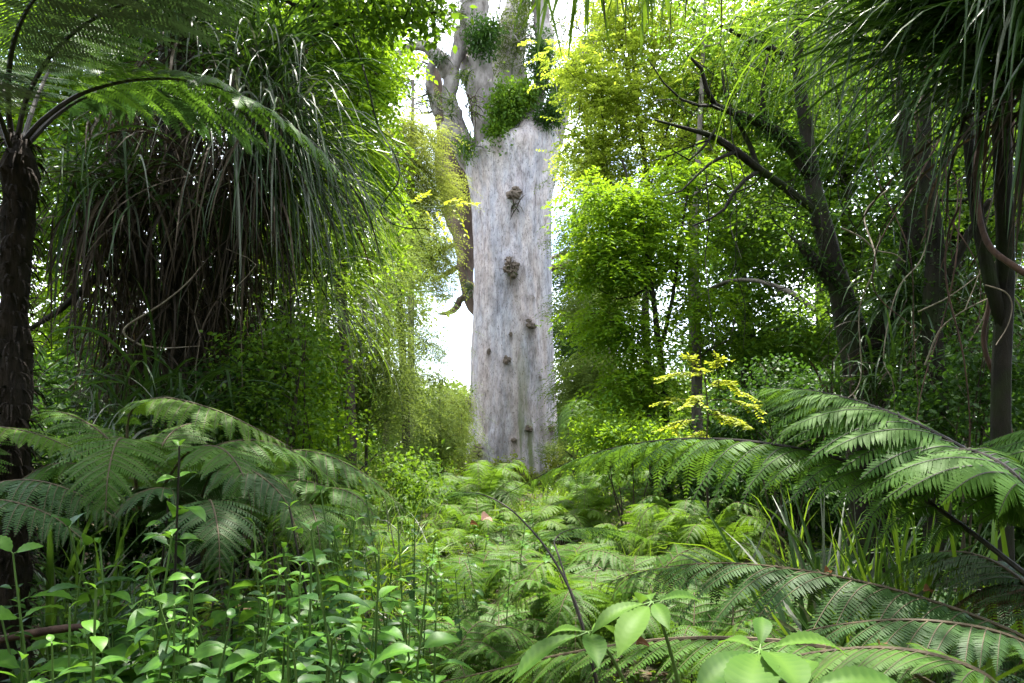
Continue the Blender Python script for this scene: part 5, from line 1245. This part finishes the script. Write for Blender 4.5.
tuft('flax_tuft', 'loose flax with drooping blades behind the silvery one', 800, 6.8, 80, 1.2, 1.9, .03, [('strap_lit', .8), ('strap_grey', .3)], (1.0, 2.2), .25, group='flax tufts under the arching frond', cat='flax')
tuft('flax_tuft', 'wide green flax blade standing by the frame edge over the fern', 1010, 3.9, 9, 1.3, 2.0, .05, [('strap_lit', 1), ('strap_grey', .4)], (.1, .5), .08, group='flax tufts under the arching frond', cat='flax')
tuft('flax_tuft', 'dark flax arching over the fern beneath the dead straps', 115, 5.6, 40, 1.1, 1.9, .035, [('strap', 1)], (.8, 1.8), .2, group='flax tufts of the bank', cat='flax')
tuft('flax_tuft', 'dark flax blades beside the fibrous black trunk', 45, 5.0, 34, 1.2, 2.0, .035, [('strap', 1), ('strap_grey', .2)], (.5, 1.6), .15, group='flax tufts of the bank', cat='flax')


# ------------------------------------------------------------------ broad-leaved seedlings
def seedling_proto(name, h, npairs, ll, lm, seed, asp=.19, droop=.1, first=.25, tm=T_CLOSE, sm='stem_green', bend=.03):
    r = np.random.default_rng(seed)
    t = bpy.data.objects.new(name, None); COL.objects.link(t); t.empty_display_size = .1
    pts = np.array([[0, 0, 0], [r.normal(0, bend), r.normal(0, bend), h * .5], [r.normal(0, bend * 1.6), r.normal(0, bend * 1.6), h]])
    q = curve(pts, 30)
    S = MB(); tube(S, q, np.linspace(.007, .003, 30) * (h / 1.2) ** .5, 6)
    Lm = MB()
    for k in range(npairs):
        f = first + (1 - first) * k / max(1, npairs - 1)
        i = min(29, int(f * 29)); p = q[i]
        a0 = (pi / 2) * (k % 2) + r.normal(0, .3)
        sz = ll * (1.0 if k < npairs - 2 else (.62 if k == npairs - 2 else .36)) * r.uniform(.8, 1.12)
        up = .12 if k < npairs - 2 else (.25 if k == npairs - 2 else .9)
        for a in (a0, a0 + pi):
            a += r.normal(0, .2)
            if r.random() < .06: continue
            d = np.array([math.cos(a), math.sin(a), up + r.normal(0, .18) - droop])
            tube(S, [p, p + nrm(d) * sz * .12], [.0022, .0016], 4)
            D = nrm(d)[None]
            leaves(Lm, tm, (p + nrm(d) * sz * .1)[None], D, np.array([[r.normal(0, .25), r.normal(0, .25), 1.0]]), sz * r.uniform(.85, 1.1), sz * asp * r.uniform(.9, 1.15), 0,
                   np.array([np.clip(r.normal(.45 + .5 * (k >= npairs - 2), .15), 0, 1)]))
    Lm.build('foliage', M[lm], t, smooth=True); S.build('stem', M[sm], t, smooth=True)
    return t


seed_p = {
    'a': seedling_proto('seedling', 1.2, 13, .140, 'broad', 21, .22, first=.2), 'b': seedling_proto('seedling', 1.1, 12, .130, 'broad', 22, .24, first=.2),
    'c': seedling_proto('seedling', 1.3, 12, .150, 'broad', 23, .22, sm='stalk_black'), 'd': seedling_proto('seedling', 1.0, 12, .125, 'broad', 24, .24, first=.2),
    'e': seedling_proto('seedling', 1.2, 13, .130, 'broad_dark', 25, .22),
    'L': seedling_proto('large_leaf_sapling', 1.1, 6, .24, 'broad_dark', 26, .24, tm=T_BIG), 'M': seedling_proto('large_leaf_sapling', 1.0, 6, .21, 'broad', 27, .25, tm=T_BIG),
}
for o in seed_p.values(): o['category'] = 'seedling'
used2 = set()
GS = 'glossy seedlings on the near bank'


def seed_at(kind, px, py, Y, label, rz=None, tall=None, group=GS):
    """set a seedling whose tip shows at (px,py)"""
    o = seed_p[kind]
    if kind in used2: o = copy_tree(o)
    used2.add(kind)
    top = P(px, py, Y); g = float(gz(top[0], Y))
    h0 = {'a': 1.2, 'b': 1.1, 'c': 1.3, 'd': 1.0, 'e': 1.2, 'L': 1.1, 'M': 1.0}[kind]
    s = (top[2] - g) / h0
    s2 = min(max(s, .72), 1.25)
    o.location = (top[0], Y, g); o.scale = (s2, s2, s); o.rotation_euler = (rng.normal(0, .06), rng.normal(0, .06), rng.uniform(0, 6.28) if rz is None else rz)
    return tag(o, label, 'seedling', group)


for row in (
    ('c', 188, 448, 3.0, 'tallest dark-stemmed seedling with a lime tip in front of the ferns'),
    ('a', 112, 545, 2.7, 'seedling with a bright tip standing above the fallen branch'),
    ('b', 82, 612, 2.5, 'short seedling with wide leaves over the fallen branch end'),
    ('d', 170, 538, 2.6, 'seedling with glossy leaves just under the tallest one'),
    ('b', 262, 525, 3.0, 'seedling against the tall bright grass'),
    ('a', 225, 560, 2.6, 'glossy seedling between the tallest seedling and the grass'),
    ('c', 318, 508, 3.2, 'dark-stemmed seedling past the tall bright grass'),
    ('e', 345, 492, 3.6, 'slender seedling with small leaves under the pale fern tip'),
    ('d', 300, 570, 2.7, 'seedling with shiny leaves in the thick of the patch'),
    ('e', 372, 530, 3.3, 'darker seedling near the end of the patch'),
    ('b', 345, 580, 2.8, 'seedling with pale shining leaves over dark stems'),
    ('a', 400, 556, 3.1, 'seedling closest to the low ferns of the clearing'),
    ('d', 140, 612, 2.4, 'low seedling spreading large leaves along the bottom edge'),
    ('d', 255, 612, 2.4, 'low broad seedling at the bottom below the grass'),
    ('b', 200, 640, 2.3, 'lowest bright seedling between the two bottom ones'),
    ('e', 312, 630, 2.5, 'dark-stemmed low seedling at the bottom edge'),
    ('a', 40, 650, 2.3, 'seedling reaching out of the bottom corner with a large glossy leaf'),
    ('e', 370, 625, 2.7, 'thin seedling at the bottom beside the fern stalks'),
    ('d', 410, 610, 3.0, 'small seedling beside the drooping fern'),
    ('c', 240, 500, 3.5, 'seedling rising behind the tall grass blades'),
    ('e', 390, 500, 4.3, 'small seedling where the pale fern ends'),
    ('d', 360, 455, 6.0, 'seedling standing on the grass bank'),
    ('e', 415, 520, 5.0, 'slim seedling on the clearing edge by dark stalks'),
    ('a', 330, 545, 2.9, 'glossy seedling hiding the middle of the patch'),
    ('b', 280, 655, 2.2, 'half cut off seedling at the very bottom'),
    ('c', 150, 500, 3.4, 'seedling shaded by the sunlit fern'),
):
    seed_at(*row)
for _ in range(95):
    u_ = rng.random(); px_ = 30 + 390 * rng.random(); Y_ = rng.uniform(2.2, 4.2)
    seed_at('abde'[rng.integers(4)], px_, rng.uniform(545, 670) - (px_ > 250) * 25, Y_, 'one of the many small glossy seedlings filling the dense patch along the bottom')
for _ in range(16):
    px_ = rng.uniform(385, 560); Y_ = rng.uniform(4.5, 12)
    seed_at('abde'[rng.integers(4)], px_, 445 + 740 * (1.8 - rng.uniform(.75, 1.15)) / Y_, Y_, 'one of the slender seedlings standing up among the ferns of the clearing', group='seedlings among the ferns of the clearing')
GL = 'large-leaved saplings of the corner'
for row in (
    ('L', 70, 522, 3.0, 'sapling with big wavy oval leaves beneath the dark fern fronds'),
    ('M', 18, 555, 2.8, 'sapling with pale yellowish oval leaves at the frame edge'),
    ('L', 115, 535, 3.3, 'shaded sapling with long dark leaves beside the wavy one'),
    ('M', 45, 545, 3.2, 'sapling with broad rounded leaves between the pale and the wavy one'),
    ('L', 200, 545, 3.2, 'large-leaved sapling half hidden behind the tallest seedling'),
):
    seed_at(*row, group=GL)


# ------------------------------------------------------------------ palmate-leaved plants close to the camera
def palmate(name, label, base, heads, group='palmate-leaved plants'):
    b = np.asarray(base, float); t = empty(name, b, label, 'sapling', group)
    S = MB()
    for stem, apex, lf in heads:
        q = curve(PP(stem), 24); tube(S, q, np.linspace(.007, .004, 24), 7)
        A = P(*apex); m = MB()
        for tip, wd in lf:
            T = P(*tip); d = T - A; ln = np.linalg.norm(d)
            p0 = A + d * .10; tube(S, [A, p0 + d * .03], [.003, .002], 5)
            leaves(m, T_OBOV, p0[None], d[None], np.array([[rng.normal(0, .15), -.35, 1.0]]), ln * .93, ln * wd, 0)
        m.build('leaf', M['palmate'], t, b, smooth=True)
    S.build('stem', M['stem_green'], t, b, True)


palmate('palmate_sapling', 'palmate sapling holding two thin-stemmed leaves up beside the bare stalk', P(650, 760, 2.2), [
    ([(690, 760, 2.1), (678, 683, 2.05), (664, 630, 2.0), (652, 602, 1.95)], (652, 602, 1.95), [((712, 592, 2.05), 0.098), ((615, 645, 1.75), 0.155), ((585, 622, 1.85), 0.126), ((668, 622, 1.8), 0.143), ((640, 590, 2.15), 0.143)]),
    ([(665, 760, 2.1), (625, 683, 2.05), (608, 652, 2.0), (588, 632, 1.95)], (588, 632, 1.95), [((503, 668, 1.8), 0.115), ((600, 655, 1.75), 0.149), ((540, 628, 2.05), 0.115), ((618, 622, 2.1), 0.115)]),
])
palmate('palmate_sapling', 'palmate sapling with broad bright leaves at the bottom over brown-ribbed fronds', P(765, 790, 1.9), [
    ([(780, 800, 1.85), (768, 720, 1.8), (760, 650, 1.75)], (760, 650, 1.75), [((764, 607, 1.85), 0.172), ((858, 634, 1.85), 0.098), ((712, 632, 1.9), 0.138), ((690, 684, 1.6), 0.155), ((808, 676, 1.5), 0.195), ((745, 700, 1.45), 0.172)]),
    ([(790, 800, 1.8), (795, 740, 1.7), (800, 700, 1.65)], (795, 690, 1.6), [((925, 672, 1.6), 0.132), ((872, 700, 1.4), 0.149), ((740, 672, 1.65), 0.115), ((812, 645, 1.75), 0.149)]),
])


# ------------------------------------------------------------------ pinnate sprays: yellow shrub and the sprig before the trunk
def pinnate(m, S, p0, d, L, npair, ll, wd, droop=.25):
    d = nrm(np.asarray(d, float)); t = np.linspace(.2, 1, npair)
    Q = p0 + d * (L * t)[:, None] - np.array([0, 0, 1.0]) * (droop * L * t ** 2)[:, None]
    tube(S, np.vstack([p0[None], Q]), np.linspace(.004, .002, npair + 1), 4)
    s = nrm(np.cross(d, [0, 0, 1.0]))
    for sg in (-1, 1):
        D = s * sg + d * .45 + rng.normal(0, .12, (npair, 3)) - [0, 0, .2]
        leaves(m, T_FAT, Q, D, np.array([0, 0, 1.0]) + rng.normal(0, .2, (npair, 3)), ll * rng.uniform(.8, 1.15, npair), wd)
    leaves(m, T_FAT, Q[-1:], d[None], np.array([[0, 0, 1.0]]), ll, wd)


yb = ground_pt(712, 10)
ys = empty('yellow_shrub', yb, 'small shrub with flat sprays of yellow leaves in front of the dark wood', 'shrub')
Lm, Sm = MB(), MB()
q = curve(np.array([yb, P(706, 460, 10), P(708, 420, 10), P(705, 375, 10)]), 30); tube(Sm, q, np.linspace(.022, .008, 30), 6)
for a, c, y, tx, ty in ((707, 375, 10, 668, 378), (707, 378, 10, 745, 395), (706, 385, 10, 690, 360), (708, 400, 10, 755, 408), (707, 405, 10, 665, 402), (708, 415, 10, 745, 425), (708, 420, 10, 668, 428), (706, 380, 10, 720, 362), (707, 395, 9.8, 690, 405), (708, 430, 10, 690, 440), (708, 410, 9.8, 728, 420), (707, 390, 10.2, 725, 382)):
    p0 = P(a, c, y); p1 = P(tx, ty, y + rng.normal(0, .25)); br = curve(np.array([p0, (p0 + p1) / 2 + [0, 0, .06], p1]), 8); tube(Sm, br, np.linspace(.006, .003, 8), 4)
    d = p1 - p0
    for k in range(2, 8):
        for _ in range(2): pinnate(Lm, Sm, br[k], d + rng.normal(0, .35, 3) * [1, 1, .25], rng.uniform(.12, .22), 5, .065, .02, .2)
Sm.build('stem', M['bark_brown'], ys, yb); Lm.build('foliage', M['yellow'], ys, yb)

sb2 = P(398, 208, 7.8)
sp = empty('leafy_sprig', sb2, 'yellow pinnate sprig hanging in front of the giant trunk edge', 'sprig')
Lm, Sm = MB(), MB()
q = curve(np.array([P(375, 206, 8), P(400, 204, 7.8), (P(425, 207, 7.7)), P(452, 206, 7.6)]), 16); tube(Sm, q, np.linspace(.006, .003, 16), 5)
for k, d in ((15, (.6, 0, .25)), (15, (.5, -.2, -.75)), (12, (.4, .2, -.6)), (10, (.2, -.3, -.5)), (13, (.5, .2, .5)), (8, (.3, -.2, .3))):
    pinnate(Lm, Sm, q[k], d, .26, 6, .07, .018, .35)
Lm.build('foliage', M['yellow'], sp, sb2); Sm.build('stem', M['stem_green'], sp, sb2)


# small leafy shrubs at the foot of the shaggy tree and among the trunks
def shrub(name, label, px, py0, Y, cl, k, ln, wd, mat, group, stems=5):
    g = ground_pt(px, Y); t = empty(name, g, label, 'shrub', group)
    C = clumps(cl); C = C[C[:, 2] > .2]
    m = MB(); pl = []
    for _ in range(stems):
        a = rng.normal(0, .12, 2); top = C[rng.integers(len(C))]
        pl.append(np.array([[g[0] + a[0], g[1] + a[1], g[2], .014], [*((g + top) / 2 + rng.normal(0, .06, 3)), .011], [*top, .006]]))
    grow(m, pl, C, .0035, step=.15, wander=.15); m.build('stems', M['bark_brown'], t, g)
    m = MB(); foliage(m, C, k, .2, ln, wd, T_FAT, .3, .6); m.build('foliage', M[mat], t, g)


GB = 'leafy shrubs under the grey leaf curtain'
shrub('leafy_shrub', 'small-leaved shrub with lit leaves under the silver-grey curtain', 275, 420, 7, [(275, 370, 7, .5, .5, .45, 40), (265, 420, 7, .5, .5, .3, 26), (300, 335, 7.2, .3, .4, .35, 20)], 34, .055, .018, 't_mid', GB)
shrub('leafy_shrub', 'bright twiggy shrub next to the grass bank', 315, 430, 7.6, [(318, 400, 7.6, .35, .4, .5, 36), (330, 360, 7.8, .3, .3, .3, 16), (322, 440, 7.4, .35, .4, .2, 16)], 30, .055, .02, 't_bright', GB)
shrub('leafy_shrub', 'dark shrub low between the shaggy stems and the lit shrub', 235, 420, 7.2, [(235, 390, 7.2, .5, .5, .4, 36), (215, 430, 7, .5, .5, .25, 22)], 34, .06, .02, 't_dark', GB)
GB2 = 'leafy shrubs in the shade of the dark wood'
shrub('leafy_shrub', 'dim shrub filling the space below the reaching limbs', 790, 420, 11, [(790, 390, 11, .9, .7, .5, 40), (750, 410, 11, .7, .6, .35, 30), (830, 400, 10.5, .6, .6, .5, 30)], 40, .075, .024, 't_dark', GB2)
shrub('leafy_shrub', 'dim shrub around the straight rough-barked tree', 950, 420, 7.2, [(960, 385, 7.2, .6, .5, .4, 34), (1000, 360, 7.2, .5, .5, .5, 30), (920, 420, 7.2, .5, .5, .25, 22)], 34, .065, .02, 't_dark', GB2)
shrub('leafy_shrub', 'light green shrub at the foot of the vivid green tree', 630, 440, 13, [(630, 435, 13, .8, .6, .35, 40), (600, 430, 13.5, .6, .6, .4, 30), (665, 440, 12.5, .6, .5, .3, 24)], 46, .085, .022, 't_bright', GB2)

# ------------------------------------------------------------------ understorey bushes filling the wood between the trunks
def bush_proto(name, h, w_, mat, seed, nl=46, ln=.11, wd=.032, ncl=64):
    global rng
    keep = rng; rng = np.random.default_rng(seed)
    t = bpy.data.objects.new(name, None); COL.objects.link(t); t.empty_display_size = .1
    C = np.vstack([ell(ncl // 4, (rng.normal(0, w_ * .4), rng.normal(0, w_ * .4), h * q), (w_ * .62, w_ * .62, h * .2)) for q in (.28, .5, .68, .86)])
    pl = [np.array([[rng.normal(0, .1), rng.normal(0, .1), 0, .03], [rng.normal(0, .2), rng.normal(0, .2), h * .5, .02], [rng.normal(0, .4), rng.normal(0, .4), h * .9, .01]]) for _ in range(4)]
    m = MB(); grow(m, pl, C, .004, step=.2, wander=.15, sides=5); m.build('stems', M['bark_dark'], t)
    m = MB(); foliage(m, C, nl, .36, ln, wd, T_LEAF, .3, .65); m.build('foliage', M[mat], t)
    rng = keep
    return t


bushes = {'d': bush_proto('understorey_bush', 2.0, 1.1, 't_dark', 31), 'e': bush_proto('understorey_bush', 2.4, 1.2, 't_dark', 32, ln=.14, wd=.03), 'm': bush_proto('understorey_bush', 2.0, 1.1, 't_mid', 33),
          'b': bush_proto('understorey_bush', 1.9, 1.1, 't_bright', 34), 'o': bush_proto('understorey_bush', 1.8, 1.1, 't_olive', 35, ln=.10, wd=.018, nl=70)}
ub = set()
for kind, px, Y, sc, lab in (
    ('d', -30, 8, 1.2, 'dark bush cut off by the frame edge behind the fibrous trunk'), ('e', 60, 9, 1.1, 'dark bush behind the tree fern, below the sunny glimpses'), ('d', 125, 9.5, 1.1, 'dark bush between the leaning shaggy stems'),
    ('e', 185, 10, 1.2, 'dark bush directly behind the main shaggy stem'), ('d', 235, 9.2, 1.0, 'dark bush behind the dark shrub of the leaf curtain'), ('m', 290, 11, 1.1, 'green bush behind the lit small-leaved shrub'),
    ('m', 325, 12, .9, 'green bush at the top of the grass bank'), ('o', 352, 19, 1.1, 'olive bush behind the thin-stemmed feathery sapling'), ('o', 385, 20, 1.0, 'olive bush between the feathery trees'),
    ('b', 425, 27, 1.1, 'bright bush beneath the bushy feathery sapling'), ('m', 330, 23, 1.5, 'green bush far behind the grass bank'), ('d', 255, 19, 1.6, 'dark bush deep behind the grey leaf curtain'),
    ('d', 150, 18, 1.7, 'dark bush deep behind the shaggy stems'), ('m', 60, 18, 1.7, 'green bush deep behind the tree fern'), ('d', -60, 14, 1.6, 'dark bush deep in the wood at the frame edge'),
    ('o', 575, 33, 1.2, 'olive bush below the dark conifer-like tree'), ('b', 605, 25, 1.2, 'bright bush at the rim of the clearing under the pale olive tree'), ('b', 645, 23, 1.2, 'bright bush behind the vivid green tree stem'),
    ('m', 685, 19, 1.2, 'green bush beside the lichen-spotted stem'), ('e', 730, 14, 1.0, 'dark bush behind the yellow-leaved shrub'), ('d', 765, 17, 1.2, 'dark bush in the gap under the black limbs'),
    ('e', 805, 12.5, 1.1, 'dark bush before the black fork, under its lowest limb'), ('d', 845, 14, 1.3, 'dark bush directly behind the forked black tree'), ('e', 895, 11, 1.2, 'dark bush between the forked tree and the straight tree'),
    ('d', 940, 11, 1.2, 'dark bush directly behind the straight rough-barked tree'), ('e', 985, 9.5, 1.1, 'dark bush behind the pale twigs'), ('d', 1045, 8.5, 1.2, 'dark bush past the slim tree at the frame edge'),
    ('m', 700, 28, 1.6, 'green bush far behind the lichen-spotted stem'), ('m', 765, 30, 1.8, 'green bush far in the wood under the black limbs'), ('d', 850, 22, 1.8, 'dark bush far behind the black fork'),
    ('d', 960, 18, 1.7, 'dark bush far behind the straight tree'), ('m', 640, 34, 1.6, 'green bush at the far rim behind the arching frond'), ('o', 440, 38, 1.4, 'olive bush beside the giant trunk under the white gap'),
):
    o = bushes[kind]
    if kind in ub: o = copy_tree(o)
    ub.add(kind); g = ground_pt(px, Y)
    o.location = (g[0], g[1], g[2] - .05); o.scale = (sc * rng.uniform(.9, 1.2), sc * rng.uniform(.9, 1.2), sc * rng.uniform(.85, 1.15)); o.rotation_euler = (0, 0, rng.uniform(0, 6.28))
    tag(o, lab, 'bush', 'understorey bushes between the trunks')

# the wood beyond the clearing, one mass
m = MB(); n = 60000
x = rng.uniform(-85, 85, n); yy = rng.uniform(58, 74, n); hh = 4.6 + 3.0 * vnoise(np.stack([x * .12, yy * .1, x * 0], -1)) + 2 * vnoise(np.stack([x * .4, yy * .3, x * 0 + 4], -1)) + np.clip(np.abs(x) - 8, 0, 40) * .22
z = hh * rng.random(n) ** .8
leaves(m, T_LEAF, np.stack([x, yy, np.maximum(z, .1)], -1), rng.normal(0, 1, (n, 3)) * [1, 1, .6], np.array([0, -.3, 1.]) + rng.normal(0, .5, (n, 3)), .8, .24, 0, np.clip(.5 + .5 * vnoise(np.stack([x * .3, yy * .3, z * .3], -1)) + rng.normal(0, .15, n), 0, 1))
tag(m.build('far_woods', M['t_mid']), 'far green wood closing the view beyond the giant tree', 'woods', kind='stuff')

# unseen wood added behind and beside the viewpoint, cutting the front skylight
m = MB(); n = 70000
x = rng.uniform(-34, 34, n); yy = rng.uniform(-30, 16, n)
keep = (yy < -3.5) | (np.abs(x) > 9.5 + np.maximum(yy, 0) * .62)
x, yy = x[keep], yy[keep]; n = len(x)
hh = 10 + 2.5 * vnoise(np.stack([x * .12, yy * .12, x * 0 + 2], -1))
leaves(m, T_LEAF, np.stack([x, yy, .3 + hh * rng.random(n) ** .8], -1), rng.normal(0, 1, (n, 3)) * [1, 1, .6], np.array([0, 0, 1.]) + rng.normal(0, .6, (n, 3)), .75, .24)
tag(m.build('shading_woods', M['t_dark']), 'dense green wood added out of view round the viewpoint for shade', 'woods', kind='stuff')

# ------------------------------------------------------------------ fallen leaves that catch the eye
def dead_leaf(px, py, Y, s, mat, label, group='fallen leaves caught on the ferns'):
    p = P(px, py, Y); m = MB()
    a = rng.uniform(0, 6.28)
    tv, tf, _ = close_leaf(9, .55, .9, .05)
    leaves(m, (tv, tf), p[None], np.array([[math.cos(a), math.sin(a) * .5, .25]]), np.array([[.2, -.6, 1.0]]), s * .8, s * .24)
    tag(m.build('fallen_leaf', M[mat], None, p, True), label, 'leaf', group)


dead_leaf(636, 645, 2.7, .07, 'dead', 'curled orange dead leaf lying on the brown-ribbed fronds')
dead_leaf(824, 573, 3.3, .07, 'dead', 'brown dead leaf caught on the flat shaded fern')
dead_leaf(923, 592, 3.1, .075, 'dead', 'reddish dead leaf on the shaded fern near the thick stalk')
dead_leaf(880, 648, 2.35, .06, 'dead', 'dark dead leaf on the frond behind the broad bright palmate leaves')
dead_leaf(481, 521, 9.5, .26, 'pink', 'pale pink curled leaf standing out on the clearing floor')
dead_leaf(470, 525, 9.6, .15, 'dead', 'small brown leaf right next to the pink one')

# ------------------------------------------------------------------ light, sky, camera
w = bpy.data.worlds.new('World'); scene.world = w; w.use_nodes = True
nt = w.node_tree; nt.nodes.clear()
EL, AZ = 74.0, 10.0          # the sun: elevation, compass direction it stands in (0 = ahead, 90 = right)
N = nt.nodes.new; L = nt.links.new
sky = N('ShaderNodeTexSky'); sky.sky_type = 'NISHITA'; sky.sun_disc = False
sky.sun_elevation = radians(EL); sky.sun_rotation = radians(AZ); sky.air_density = 1; sky.dust_density = 2
bg = N('ShaderNodeBackground'); bg.inputs['Strength'].default_value = .135
out = N('ShaderNodeOutputWorld')
tc = N('ShaderNodeTexCoord'); nz = N('ShaderNodeTexNoise'); nz.inputs['Scale'].default_value = 2.6; nz.inputs['Detail'].default_value = 8
L(tc.outputs['Generated'], nz.inputs['Vector'])
rp = N('ShaderNodeValToRGB'); rp.color_ramp.elements[0].position = .38; rp.color_ramp.elements[1].position = .62
L(nz.outputs['Fac'], rp.inputs[0])
mx = N('ShaderNodeMix'); mx.data_type = 'RGBA'; mx.inputs['B'].default_value = (8.5, 8.8, 9.2, 1)
L(rp.outputs[0], mx.inputs['Factor']); L(sky.outputs[0], mx.inputs['A']); L(mx.outputs['Result'], bg.inputs['Color']); L(bg.outputs[0], out.inputs['Surface'])
sl = bpy.data.lights.new('sun', 'SUN'); sl.energy = 3.6; sl.angle = radians(.6); sl.color = (1, .95, .86)
so = bpy.data.objects.new('sun', sl); COL.objects.link(so)
e, a = radians(EL), radians(AZ)
from mathutils import Vector
so.rotation_euler = Vector((math.sin(a) * math.cos(e), math.cos(a) * math.cos(e), math.sin(e))).to_track_quat('Z', 'Y').to_euler()

cam = bpy.data.cameras.new('camera'); co = bpy.data.objects.new('camera', cam); COL.objects.link(co)
cam.sensor_width = 36; cam.lens = F / 1024 * 36; cam.clip_end = 2000; cam.clip_start = .05
cam.shift_y = (HY - 341.5) / 1024
co.location = (0, 0, CZ); co.rotation_euler = (radians(90), 0, 0)
scene.camera = co
vs = scene.view_settings
vs.view_transform = 'Standard'; vs.look = 'None'; vs.gamma = 1; vs.use_curve_mapping = False; vs.exposure = 2.48
cy = scene.cycles
cy.max_bounces = 8; cy.diffuse_bounces = 4; cy.glossy_bounces = 2; cy.transmission_bounces = 5; cy.transparent_max_bounces = 4
cy.sample_clamp_indirect = 6
cy.use_denoising = True
